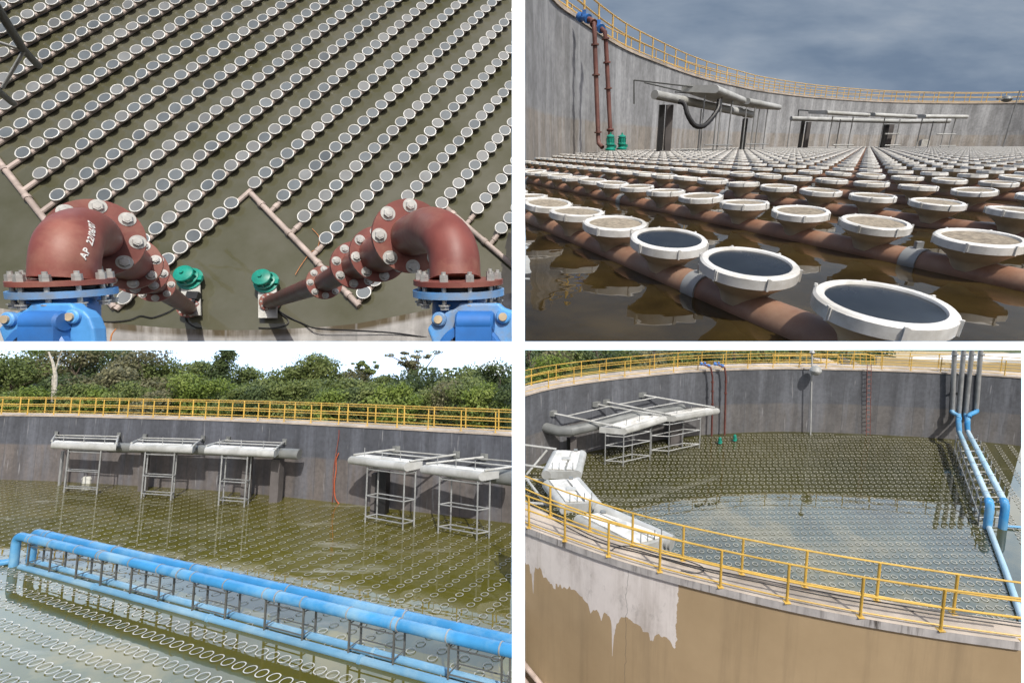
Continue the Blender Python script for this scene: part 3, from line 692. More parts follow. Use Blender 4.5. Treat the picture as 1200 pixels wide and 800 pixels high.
def assembly(side, label, vlabel):
    if side < 0:
        base = PA.at(221, 361, .16)
        A, B, Cc, D = PA.cam(181, 334, 5.4), PA.cam(163, 317, 4.35), PA.cam(151, 308, 3.95), PA.cam(113, 279, 3.05)
        el = [D, PA.cam(106, 273, 2.83), PA.cam(96, 272, 2.60), PA.cam(84, 280, 2.44), PA.cam(78, 298, 2.37), PA.cam(76, 327, 2.36)]
        rA, rB, rC, rD = 21, 30, 34, 48; E = PA.cam(74, 330, 2.36); Fc = PA.cam(69, 343, 2.36); er = 33; ew = 48; m = 1
    else:
        base = PA.at(316, 354, .16)
        A, B, Cc, D = PA.cam(380, 331, 5.4), PA.cam(417, 311, 4.35), PA.cam(444, 298, 3.8), PA.cam(481, 277, 3.1)
        el = [D, PA.cam(494, 272, 2.86), PA.cam(508, 270, 2.62), PA.cam(524, 280, 2.46), PA.cam(532, 299, 2.42), PA.cam(534, 327, 2.40)]
        rA, rB, rC, rD = 21, 30, 34, 47; E = PA.cam(538, 330, 2.38); Fc = PA.cam(542, 342, 2.38); er = 32; ew = 54; m = -1
    def rr(px, y): return px*y/FPX*.93
    o = empty(PA, 'discharge_pipe', base, label, 'pipe', 'red flanged discharge pipes')
    ax = (A-base).normalized()
    mb = MB(); mb.tube([base, A], [.13, .12], 24); part('pipe_run', mb, M['oxide_dark'], o)
    flanged(o, base+ax*.03, ax, .19, .03, M['oxide'], 10, .155, .016)
    mb = MB(); mb.tube([A, B], [rr(12, 5.4), rr(15.5, 4.35)], 28); part('pipe_run', mb, M['oxide_dark'], o)
    flanged(o, A, B-A, rr(rA, 5.4), .05, M['oxide'], 8, rr(rA*.79, 5.4), .027, .3)
    mb = MB(); mb.tube([B, B.lerp(Cc, .5), Cc], [rr(18, 4.35), rr(18, 4.1), rr(21, 3.9)], 28); part('reducer', mb, M['oxide'], o)
    flanged(o, B, B-A, rr(rB, 4.35), .05, M['oxide'], 8, rr(rB*.79, 4.35), .029, .1)
    flanged(o, Cc, D-Cc, rr(rC, 3.9), .05, M['oxide'], 8, rr(rC*.8, 3.9), .029, .4)
    mb = MB(); mb.tube([Cc, Cc.lerp(D, .5), D], [rr(24, 3.9), rr(22, 3.5), rr(24, 3.05)], 32); part('reducer', mb, M['oxide'], o)
    axD = (el[1]-D).normalized()
    flanged(o, D, axD, rr(rD, 3.05), .05, M['oxide'], 8, rr(rD*.82, 3.05), .033, .2)
    sp = spline(el, 8); nn_ = len(sp)
    mb = MB(); mb.tube(sp, [rr(26+(er-26)*min(1, 1.5*i/(nn_-1)), 3.0+(2.36-3.0)*min(1, 1.6*i/(nn_-1))) for i in range(nn_)], 40); elb = part('elbow', mb, M['oxide'], o)
    # horizontal flange pair: its axis lies close to the picture's vertical
    axE = PA.wdir((0, -.13, 1)).normalized()
    RE = rr(ew, 2.38)*1.02
    th = .024
    fE = part('flange', flange_mb(E, axE, RE, th, 56), M['oxide'], o)
    Fp = E-axE*.052
    v = empty(PA, 'gate_valve', Fp-axE*.4, vlabel, 'valve', 'blue gate valves')
    fF = part('flange', flange_mb(Fp, axE, RE*1.02, .032, 56), M['blue_light'], v)
    gk = part('gasket', MB().lathe(E-axE*.03, axE, [(0, RE*.80), (.010, RE*.80)], 40), M['black'], v)
    lb = longbolt(.021, .105)
    a = PA.wdir((1, 0, 0)); a = (a-axE*(a@axE)).normalized(); b = axE.cross(a)
    for k in range(10):
        q = 2*math.pi*(k+.25)/10; p = E+(a*math.cos(q)+b*math.sin(q))*RE*.87+axE*th/2
        inst('bolt', lb, fF, p, rot_to(axE))
    X_, Z_, Yv = PA.wdir((1, 0, 0)), PA.wdir((0, 0, 1)), PA.wdir((0, 1, 0))
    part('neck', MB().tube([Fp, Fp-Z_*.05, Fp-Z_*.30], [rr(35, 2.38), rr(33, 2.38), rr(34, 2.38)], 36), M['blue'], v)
    # valve body: a bonnet with rounded shoulders facing the viewer
    cu, dep = (69 if m > 0 else 572), 2.2
    def outline(pts): return [PA.cam(cu+x, y, dep) for x, y in pts]
    sh_ = [(-62, 412), (-72, 385), (-60, 371), (-46, 364), (-38, 361), (-34, 355), (13, 355), (17, 360), (28, 364), (35, 372), (40, 385), (42, 412), (30, 440), (-40, 440)]
    mb = MB(); mb.prism(outline(sh_), Yv*.07); bo = part('bonnet', mb, M['blue_light'], v, smooth=False)
    md = bo.modifiers.new('bevel', 'BEVEL'); md.width = .014; md.segments = 3; md.limit_method = 'ANGLE'
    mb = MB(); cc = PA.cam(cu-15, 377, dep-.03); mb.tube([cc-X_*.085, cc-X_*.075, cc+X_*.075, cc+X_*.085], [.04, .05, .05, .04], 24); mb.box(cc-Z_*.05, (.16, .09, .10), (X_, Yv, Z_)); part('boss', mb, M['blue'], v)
    for (x, y) in ((-57, 374), (18, 371)):
        c = PA.cam(cu+x, y, dep-.002); k = part('bolt_lug', MB().lathe(c, -Yv, [(-.01, .034), (.012, .034), (.018, .028)], 20), M['blue_light'], v)
        c2 = c-Yv*.016; q_ = bpy.data.objects.new('bolt', MB().lathe(c2, -Yv, [(0, .019), (.012, .019)], 12).mesh('bolt', M['brass'], org(v))); C.objects.link(q_); q_.parent = k
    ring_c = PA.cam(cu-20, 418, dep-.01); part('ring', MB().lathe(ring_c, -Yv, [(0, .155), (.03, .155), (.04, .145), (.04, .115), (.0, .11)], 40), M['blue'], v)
    part('stem_plate', MB().lathe(ring_c, -Yv, [(0, .10), (.012, .10)], 24), M['brass'], v)
    return o, elb
oL, elL = assembly(-1, 'left oxide red elbow pipe with hand written marks, bolted to a blue valve', 'left blue gate valve cut off by the lower left corner')
oR, elR = assembly(1, 'right oxide red elbow pipe dropping to the right teal pump', 'right blue gate valve below the unmarked red elbow')
# marker writing on the left elbow
def writing(elb, parent, words, upx, size, dep):
    me = elb.data; base_ = org(elb)
    bvh = BVHTree.FromPolygons([tuple(v.co+base_) for v in me.vertices], [tuple(p.vertices) for p in me.polygons])
    (u0, v0), (u1, v1) = upx; eye = Vector((0, 0, PA.h))
    def hit(u, v):
        d = PA.d(u, v).normalized(); h_ = bvh.ray_cast(eye, d); return h_
    h0, h1 = hit(u0, v0), hit(u1, v1)
    if h0[0] is None or h1[0] is None: return
    xa = (h1[0]-h0[0]).normalized(); na = ((h0[1]+h1[1])*.5)
    if na@(eye-h0[0]) < 0: na = -na
    na = (na-xa*(na@xa)).normalized(); ya = na.cross(xa)
    c = bpy.data.curves.new('lettering', 'FONT'); c.body = words; c.size = size; c.extrude = .0015; c.shear = .2; c.space_character = 1.12; c.offset = .0010
    tmp = bpy.data.objects.new('tmp', c); C.objects.link(tmp)
    dg = bpy.context.evaluated_depsgraph_get(); m2 = bpy.data.meshes.new_from_object(tmp.evaluated_get(dg)); bpy.data.objects.remove(tmp)
    m2.name = 'lettering'; m2.materials.clear(); m2.materials.append(M['ink'])
    # drape on the curved elbow
    W = max(v.co.x for v in m2.vertices); L = (h1[0]-h0[0]).length; s_ = L/W
    for v in m2.vertices:
        p = h0[0]+xa*(v.co.x*s_)+ya*(v.co.y*s_)+na*.15
        r_ = bvh.ray_cast(p, -na); q = r_[0] if r_[0] is not None else p-na*.15
        q = q+na*(.003+v.co.z)
        v.co = q-org(parent)
    o = bpy.data.objects.new('lettering', m2); C.objects.link(o); o.parent = parent
writing(elL, elL, 'AP  22/06/07', ((99.5, 305), (110, 262)), .1, 2.4)
# poles at the top left, cables and stems
tb(PA, 'steel_pole', 'thick dark steel pole crossing the top left corner above the rows', 'pole', [PA.cam(-14, -8, 6.5), PA.cam(27, 58, 7.6), PA.cam(45, 77, 8.2)], .055, M['galv_dark'])
tb(PA, 'steel_pole', 'short dark pole below the pale braces at the left edge', 'pole', [PA.cam(-20, 92, 7.2), PA.cam(15, 121, 8.2)], .05, M['galv_dark'])
tb(PA, 'brace_bar', 'thin pale brace running level from the left edge to the dark pole', 'bar', [PA.cam(-10, 47, 7.2), PA.cam(27, 59, 7.6)], .022, M['white_metal'])
tb(PA, 'brace_bar', 'thin pale brace slanting down from the dark pole', 'bar', [PA.cam(28, 60, 7.6), PA.cam(3, 103, 7.9)], .024, M['white_metal'])
def cable(P, pts, r, label, mat='black', name='cable', cat='cable', z=None): return tb(P, name, label, cat, spline(pts, 6), r, M[mat], 6)
cable(PA, [PA.at(u, v, .03) for u, v in ((206, 360), (196, 366), (178, 372), (165, 370), (150, 375), (125, 377), (100, 373))], .012, 'black cable floating from the left pump towards the left valve')
cable(PA, [PA.at(217, 371, .03), PA.at(219, 377, .03), PA.at(228, 383, .03), PA.at(236, 384, .05)], .012, 'short black cable curling below the left pump plate')
cable(PA, [PA.at(326, 364, .03), PA.at(340, 372, .03), PA.at(357, 380, .03), PA.at(372, 385, .3), PA.at(410, 387, .35), PA.at(460, 390, .4), PA.at(512, 397, .5), PA.at(580, 404, .5)], .016, 'long black cable from the right pump over the pale wall edge')
cable(PA, [PA.at(328, 367, .03), PA.at(337, 374, .03), PA.at(336, 380, .03), PA.at(322, 384, .03), PA.at(303, 384, .03)], .011, 'looped black cable below the right pump plate')
cable(PA, [PA.at(u, v, .04) for u, v in ((366, 268), (374, 278), (372, 290), (363, 297), (352, 312), (346, 322))], .008, 'thin orange stem drifting by the middle header pipe', 'straw', 'plant_stem', 'stem')
o = cable(PA, [PA.at(u, v, 1.0) for u, v in ((129, 402), (131, 392), (136, 385))], .012, 'dry orange stem on the pale wall edge beside the left valve', 'straw', 'plant_stem', 'stem')

# ------------------------------------------------------------------ trees
def leafy(P, base, hgt, wid, kind, label, cat='tree', group=None, n=2600, leaf=.32, shape='round', trunk=True, name='tree', bark='bark', lowest=.12, parent=None):
    rng = np.random.default_rng(int(abs(base.x*131+base.y*17+hgt*7)) % 99991)
    o = empty(P, name, base, label, cat, group)
    hgt *= 1.20
    cl = []
    nc = {'cone': 22, 'wispy': 44}.get(shape, 18)
    for k in range(nc):
        if shape == 'cone':
            t = k/(nc-1); z = hgt*(.15+.82*t); r = wid*.5*(1-t)**.7*rng.uniform(.7, 1.05)+.15; q = rng.uniform(0, 6.28)
            c = np.array([math.cos(q)*r*.45, math.sin(q)*r*.45, z]); s = np.array([r*.65, r*.65, hgt*.09])
        elif shape == 'wispy':
            q = rng.uniform(0, 6.28); z = hgt*rng.uniform(.45, .97); r = wid*.5*rng.uniform(.15, .9)*math.sin(math.pi*min(1, (1.05-z/hgt)*1.6+.2))
            c = np.array([math.cos(q)*r, math.sin(q)*r, z]); s = np.array([wid*.07, wid*.07, hgt*.028])*rng.uniform(.5, 1.4)
        else:
            q = rng.uniform(0, 6.28); t = rng.uniform(lowest, .9); rad = wid*.5*math.sin(math.pi*(.12+.80*t))*rng.uniform(.25, .85)
            c = np.array([math.cos(q)*rad, math.sin(q)*rad, hgt*(t*.9+.05)]); e = wid*rng.uniform(.13, .23); s = np.array([e, e, e*rng.uniform(.6, .9)])
        cl.append((c, s, rng.uniform(0, 1)))
    if shape == 'round': cl.append((np.array([0, 0, hgt*.82]), np.array([wid*.2, wid*.2, hgt*.16]), .6))
    if trunk:
        mb = MB(); top = hgt*(.8 if shape != 'cone' else .95); r0 = max(.12, hgt*.022)
        b = base; pts = [b+Vector((rng.normal()*.1*i, rng.normal()*.1*i, top*i/4)) for i in range(5)]
        mb.tube(pts, [r0, r0*.8, r0*.6, r0*.4, r0*.15], 7)
        for c, s, _ in cl[:(9 if shape != 'wispy' else 30)]:
            st = pts[2 if shape != 'wispy' else 2+int(rng.integers(0, 2))]; en = b+Vector(c.tolist()); md = st.lerp(en, .5)+Vector((0, 0, -.2))
            kq = 1.6 if shape == 'wispy' else 1.0; mb.tube([st, md, en], [r0*.4*kq, r0*.28*kq, r0*.12*kq], 5)
        part('trunk', mb, M[bark], o)
    N = n; idx = rng.integers(0, len(cl), N); pos = np.zeros((N, 3)); tone = np.zeros(N)
    cs = np.array([c for c, s, t in cl]); ss = np.array([s for c, s, t in cl]); ts = np.array([t for c, s, t in cl])
    dirs = rng.normal(size=(N, 3)); dirs /= np.linalg.norm(dirs, axis=1)[:, None]; rad = rng.uniform(.25, 1.0, N)**.5
    rad *= rng.uniform(.8, 1.18, N)
    pos = cs[idx]+dirs*ss[idx]*rad[:, None]; tone = np.clip(ts[idx]*.55+rng.uniform(0, .45, N), 0, 1)
    nrm = dirs+rng.normal(size=(N, 3))*.65; nrm[:, 2] += .35; nrm /= np.linalg.norm(nrm, axis=1)[:, None]
    a = np.cross(nrm, rng.normal(size=(N, 3))); a /= np.linalg.norm(a, axis=1)[:, None]; bb = np.cross(nrm, a)
    L = leaf*rng.uniform(.6, 1.3, N)[:, None]; W = L*.55
    vs = np.stack([pos-a*L*.5, pos+bb*W*.5, pos+a*L*.5+nrm*L*.12, pos-bb*W*.5], 1).reshape(-1, 3)
    me = bpy.data.meshes.new('crown'); me.vertices.add(4*N); me.vertices.foreach_set('co', vs.ravel()); me.loops.add(4*N); me.loops.foreach_set('vertex_index', np.arange(4*N))
    me.polygons.add(N); me.polygons.foreach_set('loop_start', np.arange(0, 4*N, 4)); me.polygons.foreach_set('loop_total', np.full(N, 4)); me.update(); me.validate()
    at = me.attributes.new('tone', 'FLOAT', 'FACE'); at.data.foreach_set('value', tone)
    me.materials.append(M['leaf'][kind]); c = bpy.data.objects.new('crown', me); C.objects.link(c); c.parent = o
    return o
KN = ['mid green', 'bright green', 'dark green', 'dry olive']

# ------------------------------------------------------------------ decanter of the big basins
def decanter(P, fa, fb, wa, wb_, label, group, legs=True, zb=3.05, zw=3.7, deckw=1.25, rb=.27, deckmat='white_deck', legh=(.3, 1.35), bracket=True, lg=(.25, .8), rails=2):
    """fa, fb: ends of the float beam; wa, wb_: fixing points on the wall"""
    o = empty(P, 'decanter', (fa+fb)/2*1.0, label, 'decanter', group)
    back = ((wa+wb_)-(fa+fb)); back.z = 0; back.normalize(); w = back*deckw
    x = (fb-fa).normalized(); up = Vector((0, 0, 1))
    # beam + deck as one hollow-looking box with rounded water side
    rounded_deck(o, fa, fb, w, rb*2, M['white_metal'], 'float_beam')
    for k in (0.0, .37):
        a, b = fa+w*(.12+k)+up*(rb*.98)+x*.2, fa+w*(.12+k+.30)+up*(rb*.96)-x*.2
        mb = MB(); L = (fb-fa).length-.4; mb.box((fa+fb)/2+w*(.24+k)+up*(rb*.99), (L, deckw*.30, .05), (x, back, up)); part('deck_plate', mb, M[deckmat], o, smooth=False)
    for t in (.18, .5, .82):
        c = fa.lerp(fb, t)+w*.2+up*rb; part('lifting_eye', MB().tube([c, c+up*.45], .02, 5), M['galv'], o)
    for q, wq in ((fa, wa), (fb, wb_)):
        mb = MB(); mb.tube([q+w*.1+up*(rb+.05), wq], .055, 8); part('arm', mb, M['white_metal'], o)
        if bracket: mb = MB(); mb.box(wq, (.3, .3, .35), (x, back, up)); part('wall_bracket', mb, M['grey_metal'], o, smooth=False)
    for t in [.45, .8][:rails]:
        a, b = (fa+w*.1+up*(rb+.05)).lerp(wa, t), (fb+w*.1+up*(rb+.05)).lerp(wb_, t); mb = MB(); mb.tube([a, b], .04, 7); part('crossbar', mb, M['white_metal'], o)
    if legs:
        a, b = fa.lerp(fb, lg[0]), fa.lerp(fb, lg[1]); legframe(o, a, b, w*.75, P_zt(fa, rb), M['galv'], .042, legh+(fa.z-rb-.15,))
    return o
def P_zt(p, rb): return p.z-rb+.02

# ------------------------------------------------------------------ rows of far diffusers
def ringrow(P, pts, r, label, group, w=.045, n=10, pr=.05, mat='white_pvc', pipe='pipe_pink', z=.03):
    if len(pts) < 2: return
    t = single(P, 'diffuser_row', MB().tube([Vector((pts[0].x, pts[0].y, z-.09)), Vector((pts[-1].x, pts[-1].y, z-.09))], pr, 6), M[pipe], label, 'diffuser row', group, loc=pts[len(pts)//2])
    mb = MB()
    for p in pts:
        c = Vector((p.x, p.y, z)); vs = []
        for k in range(n):
            q = 2*math.pi*k/n; d = Vector((math.cos(q), math.sin(q), 0)); vs += [c+d*r, c+d*(r-w)]
        b = len(mb.v); mb.v += [tuple(v) for v in vs]; mb.f += [(b+2*k, b+(2*k+2) % (2*n), b+(2*k+3) % (2*n), b+2*k+1) for k in range(n)]
    o = part('diffuser', mb, M[mat], t, smooth=False); o['kind'] = 'stuff'
    return t
def clipdist(P, p, m=25):
    u, v = P.px(p); c = P.clip
    return (c[0] or -60)-m < u < (c[1] or 1260)+m and (c[2] or 0)-m < v < (c[3] or 860)+m

# ------------------------------------------------------------------ place C : basin with the blue pipe bridge
HC = 4.4
rimc = [(-160, 486), (-60, 486), (0, 487), (75, 488), (150, 490), (225, 492), (297, 494.5), (400, 499.5), (500, 505), (597, 510.5), (680, 517), (760, 525)]
rimC = spline([PC.at(u, v, HC) for u, v in rimc], 6); sC = arcl(rimC)
zz_ = (-1, 0, 1, 2, 3, 4, HC)
tw = empty(PC, 'basin_wall', rimC[30].xy.to_3d(), 'dark damp concrete basin wall below the yellow handrail and the trees', 'basin wall')
part('wall_face', MB().strip([lift(rimC, z) for z in zz_], [[(s, z) for s in sC] for z in zz_]), M['wallC'], tw)
walkway(PC, rimC, HC+.10, 1.3, .10, 1, tw, M['slab'])
railing(PC, offset(rimC, .1), HC+.10, 2.1, M['yellow'], 'yellow handrail on the inner rim in front of the forest', 'forest side handrails', rr=.024, pr=.034)
railing(PC, offset(rimC, 1.25), HC+.10, 2.1, M['yellow'], 'yellow handrail on the outer rim nearest the forest', 'forest side handrails', rr=.03, pr=.04)
wpoly = lift(rimC, 0); mb = MB()
near = [Vector((p.x*.2+(-4 if i < 0 else 0), 5.0, 0)) for i, p in enumerate(wpoly)]
near = [Vector((-22+30*i/(len(wpoly)-1), 6.0, 0)) for i in range(len(wpoly))]
rows = [[a.lerp(b, k/8) for a, b in zip(near, wpoly)] for k in range(9)]
single(PC, 'water', mb.strip(rows), M['waterC'], kind='structure', smooth=False)
gr = MB(); gr.strip([lift(offset(rimC, 1.35), 2.5), [Vector((-90+160*i/(len(rimC)-1), 90, 3.0)) for i in range(len(rimC))]])
single(PC, 'ground', gr, M['scrub'], kind='structure', smooth=False)
# rows of diffusers: two families, split by the pipe bridge
br0, br1 = PC.at(20, 627, 1.2), PC.at(640, 771.5, 1.2)
br0.z = br1.z = 0       # line of the bridge on the water
d1 = PC.d(930, 421); d1 = Vector((d1.x, d1.y, 0)).normalized(); d2 = PC.d(-770, 421); d2 = Vector((d2.x, d2.y, 0)).normalized()
bn = Vector((-(br1-br0).y, (br1-br0).x, 0)).normalized()
if bn.y < 0: bn = -bn
n1 = Vector((d1.y, -d1.x, 0)); n2 = Vector((d2.y, -d2.x, 0))
cnt = 0
for k in range(-70, 75):
    pts = []
    for i in range(-120, 130):
        p = n1*(k*.80)+d1*(i*.41)
        if p.y < 8 or not clipdist(PC, p): continue
        if (p-br0)@bn < .1 or not inbasin(p, rimC): continue
        pts.append(p)
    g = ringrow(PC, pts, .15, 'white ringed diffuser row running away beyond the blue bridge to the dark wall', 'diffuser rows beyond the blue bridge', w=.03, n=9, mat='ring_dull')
for k in range(-70, 75):
    pts = []
    for i in range(-120, 130):
        p = n2*(k*.66)+d2*(i*.45)
        if p.y < 6 or not clipdist(PC, p): continue
        if (p-br0)@bn > -.15: continue
        pts.append(p)
    g = ringrow(PC, pts, .175, 'white ringed diffuser row running alongside in front of the blue bridge', 'diffuser rows in front of the blue bridge', w=.030, n=14, mat='ring_mid')
# bridge: two blue pipes on steel trestles
ZB = 1.2
def bridge_pipe(P, a, b, r, label, down=True, mat='bluepipe', joints=4, zend=-.4):
    o = empty(P, 'water_pipe', a, label, 'pipe', 'pipes of the pipe bridge')
    x = (b-a).normalized(); pts = []
    if down:
        pts = [Vector((a.x, a.y, zend)), Vector((a.x, a.y, a.z-.3))]+[a+Vector((0, 0, -.3))+Vector((x.x*.3*(1-math.cos(q)), x.y*.3*(1-math.cos(q)), .3*math.sin(q))) for q in (.4, .8, 1.2, 1.571)]
    part('pipe_run', MB().tube(pts+[b], r, 18), M[mat], o)
    L = (b-a).length
    for k in range(joints):
        c = a+x*(.9+k*(L-1)/joints); part('joint', MB().lathe(c, x, [(0, r*.98), (0, r*1.08), (.30, r*1.08), (.30, r*.98)], 18, close=True), M[mat], o)
        part('clamp', MB().lathe(c+x*.26, x, [(0, r*.98), (0, r*1.15), (.04, r*1.15), (.04, r*.98)], 18, close=True), M['galv'], o)
    return o
N0, N1 = PC.at(20, 627, ZB), PC.at(640, 771.5, ZB); F0, F1 = PC.at(40, 623, ZB), PC.at(640, 760, ZB)
bridge_pipe(PC, N0, N1, .15, 'nearer of the two thick blue pipes crossing the water', joints=5)
bridge_pipe(PC, F0, F1, .15, 'farther of the two thick blue pipes crossing the water', joints=5)
for (p, q, lab) in ((N0, N1, 'nearer pale blue pipe lying at the water surface under the bridge'), (F0, F1, 'farther pale blue pipe lying at the water surface under the bridge')):
    x_ = (q-p).normalized(); p = Vector((p.x, p.y, .05))+x_*.5; q = Vector((q.x, q.y, .05))
    o = empty(PC, 'water_pipe', p, lab, 'pipe', 'pipes of the pipe bridge'); part('pipe_run', MB().tube([p, q], .105, 16), M['lowpipe'], o)
    for k in range(3):
        c = p+x_*(5.0+6.2*k); part('joint', MB().lathe(c, x_, [(0, .104), (0, .13), (.10, .13), (.10, .104)], 16, close=True), M['lowpipe'], o)
xd = (N1-N0).normalized(); LB = (N1-N0).length; s = 1.0; side = (F0+((N0-F0)@xd)*xd-N0)
def farpt(p): 
    t = (p-F0)@xd; return F0+xd*t
while s < LB-.5:
    a, b = N0+xd*s, N0+xd*(s+1.55); a2, b2 = farpt(a), farpt(b)
    o = empty(PC, 'trestle', Vector((a.x, a.y, 0)), 'steel trestle with crossbars standing in the water under the blue pipes', 'trestle', 'trestles under the blue pipes')
    for f in (a, b, a2, b2):
        part('leg', MB().box((f.x, f.y, .33), (.05, .05, 1.46)), M['galv_dark'], o, smooth=False)
    for z in (.28, .92):
        for p, q in ((a, b), (a2, b2), (a, a2), (b, b2)):
            part('crossbar', MB().tube([Vector((p.x, p.y, z)), Vector((q.x, q.y, z))], .02, 5), M['galv_dark'], o)
    for f in (a, b, a2, b2):
        part('saddle', MB().lathe(Vector((f.x, f.y, ZB))-xd*.03, xd, [(0, .15), (0, .165), (.04, .165), (.04, .15)], 16, close=True), M['galv'], o)
    s += 3.3
tb(PC, 'water_pipe', 'thin blue pipe lying in the water at the left edge', 'pipe', [PC.at(-40, 664, .12), PC.at(5, 658.5, .12), PC.at(16, 657, .12)], .12, M['bluepipe'])
# decanters
def wallpt(P, curve, u, v):   # point where the pixel's ray meets the wall curve (nearest by pixel column)
    best = None
    for a in curve:
        uu, vv = P.px(a)
        if best is None or abs(uu-u) < best[0]: best = (abs(uu-u), a)
    Y = best[1].y; p = P.pt(u, v, Y-.05); return p
grpC = 'decanters along the dark forest side wall'
for (ua, va_, ub, vb_, wa_, wb2, lab, lgx) in (
        (60, 521.5, 136, 524, (66, 508), (139, 509.5), 'leftmost pale decanter on the dark wall, above the small white box', (.28, .78)),
        (153, 524, 226, 527, (170, 511.5), (238, 513), 'middle one of the three linked pale decanters on the left', (.25, .72)),
        (241, 527.5, 322, 531.5, (268, 514.5), (334, 517), 'rightmost one of the three linked decanters, next to the grey pillar', (.25, .62)),
        (412, 540, 478, 545.5, (465, 526), (536, 532), 'pale decanter right of the orange hose, its deck seen end on', (.30, .95)),
        (497, 549, 566, 558.5, (569, 535), (640, 541), 'pale decanter at the right edge of the forest side wall', (.28, .92))):
    W0, W1 = wallpt(PC, rimC, *wa_), wallpt(PC, rimC, *wb2)
    Ya = W0.y-2.6; Yb = W1.y-2.6
    if ua > 400: Ya = wallpt(PC, rimC, ua, va_).y-2.6; Yb = wallpt(PC, rimC, ub, vb_).y-3.0
    fa, fb = PC.pt(ua, va_, Ya), PC.pt(ub, vb_, Yb); fa.z = fb.z = (fa.z+fb.z)/2
    decanter(PC, fa, fb, W0, W1, lab, grpC, lg=lgx, rb=.21, deckw=.8)
# collector pipe behind them
def collector(P, pts, r, label, mat='grey_metal'):
    return tb(P, 'collector_pipe', label, 'pipe', pts, r, M[mat], 14, 'collector pipes behind the decanters')
Yc = lambda u: wallpt(PC, rimC, u, 525).y-1.5
collector(PC, [PC.pt(u, v, Yc(u)) for u, v in ((130, 524), (200, 525.5), (290, 529), (345, 531.5))]+[PC.pt(351, 532, Yc(351))], .30, 'thick pale collector pipe joining the three left decanters')
collector(PC, [PC.pt(u, v, Yc(u)) for u, v in ((570, 556), (600, 560), (660, 567))], .36, 'thick pale collector pipe leaving the right edge of the wall')
for (u, v0, v1, w, m, lab) in ((326, 537, 577, .5, 'pillar', 'grey concrete pillar under the end of the collector pipe'), (291, 536, 572, .4, 'pillar', 'slim grey pillar behind the third left decanter'),
                           (449, 552, 595, .6, 'black', 'dark pillar behind the decanter right of the orange hose'), (442, 554, 592, .45, 'pillar', 'grey pillar left of the dark pillar behind the decanter'),
                           (171, 530, 567, .35, 'pillar', 'slim grey pillar behind the middle left decanter'), (74, 528, 568, .12, 'galv', 'thin steel post left of the first decanter frame')):
    Y = wallpt(PC, rimC, u, v0).y-1.1; a = PC.pt(u, v0, Y); single(PC, 'pillar', MB().box((a.x, a.y, a.z/2-.2), (w, w, a.z+.4)), M[m], lab, 'pillar', 'pillars by the dark wall', loc=(a.x, a.y, 0), smooth=False)
w_ = lambda u, v: wallpt(PC, rimC, u, v)-Vector((0, .12, 0))
cable(PC, [w_(398, 530), w_(395, 538), w_(395, 550), w_(393, 566), w_(394, 582), w_(399, 590), w_(402, 594)], .03, 'orange hose hanging down the dark wall into the water', 'orange', 'hose', 'hose')
cable(PC, [w_(398.5, 503), w_(397.5, 515), w_(392, 550), w_(391.5, 575), w_(390, 594)], .025, 'thin rusty hose beside the orange one on the dark wall', 'oxide', 'hose', 'hose')
a = w_(104.5, 563); mb = MB(); mb.box(a+Vector((0, 0, -.1)), (.56, .25, .5)); mb.prism([a+Vector((-.32, -.14, .15)), a+Vector((.32, -.14, .15)), a+Vector((.2, -.14, .32)), a+Vector((-.2, -.14, .32))], Vector((0, .28, 0)))
single(PC, 'junction_box', mb, M['paper'], 'small white box at the waterline under the leftmost decanter', 'box', loc=a, smooth=False)
# forest
fg = 'trees of the forest behind the basin'
trees = [ # u, top v, Y, width m, kind, shape, label
    (18, 428, 52, 8, 0, 'round', 'bushy mid green tree at the left edge of the forest'),
    (55, 404, 58, 9, 0, 'round', 'tall dense tree behind the pale bare trunk'),
    (92, 401, 56, 9, 3, 'round', 'tall dry olive tree right of the pale trunk'),
    (132, 405, 58, 8.5, 2, 'round', 'tall dark tree between two dry olive trees'),
    (165, 409, 54, 8, 3, 'round', 'tall dry olive tree sloping down to the right'),
    (195, 427, 56, 7.5, 0, 'round', 'round mid green tree right of the tall dry one'),
    (228, 430, 60, 7, 0, 'round', 'low mid green tree left of the dark pointed tree'),
    (265, 409, 55, 5.2, 2, 'cone', 'dark pointed conifer standing above the forest edge'),
    (292, 438, 60, 8, 0, 'round', 'mid green tree right of the dark conifer'),
    (322, 447, 58, 7, 2, 'round', 'dark low tree in the dip of the treeline'),
    (345, 436, 55, 7, 0, 'round', 'mid green tree left shoulder of the dome shaped tree'),
    (372, 423, 56, 8, 0, 'round', 'large domed green tree in the middle of the forest'),
    (405, 441, 60, 7, 3, 'round', 'dull olive tree right of the large domed tree'),
    (428, 430, 62, 5.5, 0, 'wispy', 'feathery tree with open tufts against the white sky'),
    (450, 446, 58, 7, 0, 'round', 'low green tree between the feathery trees'),
    (484, 410, 60, 8.5, 3, 'wispy', 'tall thin open tree whose bare twigs reach highest'),
    (500, 436, 55, 8, 2, 'round', 'dark bushy tree below the tall open tree'),
    (530, 436, 62, 6.5, 0, 'wispy', 'feathery green tree right of the tall open tree'),
    (556, 438, 58, 8, 0, 'round', 'mid green tree near the right end of the forest'),
    (585, 433, 54, 7, 2, 'round', 'dark tree at the right end of the forest'),
    (614, 432, 56, 8, 0, 'round', 'tree cut off by the right edge of the forest'),
    (-25, 420, 54, 9, 0, 'round', 'tree cut off by the left edge of the forest'),
]
for (u, v, Y, w, k, shp, lab) in trees:
    t_ = PC.pt(u, v, Y); b = Vector((t_.x, t_.y, 2.9)); leafy(PC, b, max(2, t_.z-b.z), w, k, lab, 'tree', fg, n=5600 if shp == 'round' else (4000 if shp == 'cone' else 2200), leaf=.34 if shp != 'wispy' else .34, shape=shp, lowest=.05)
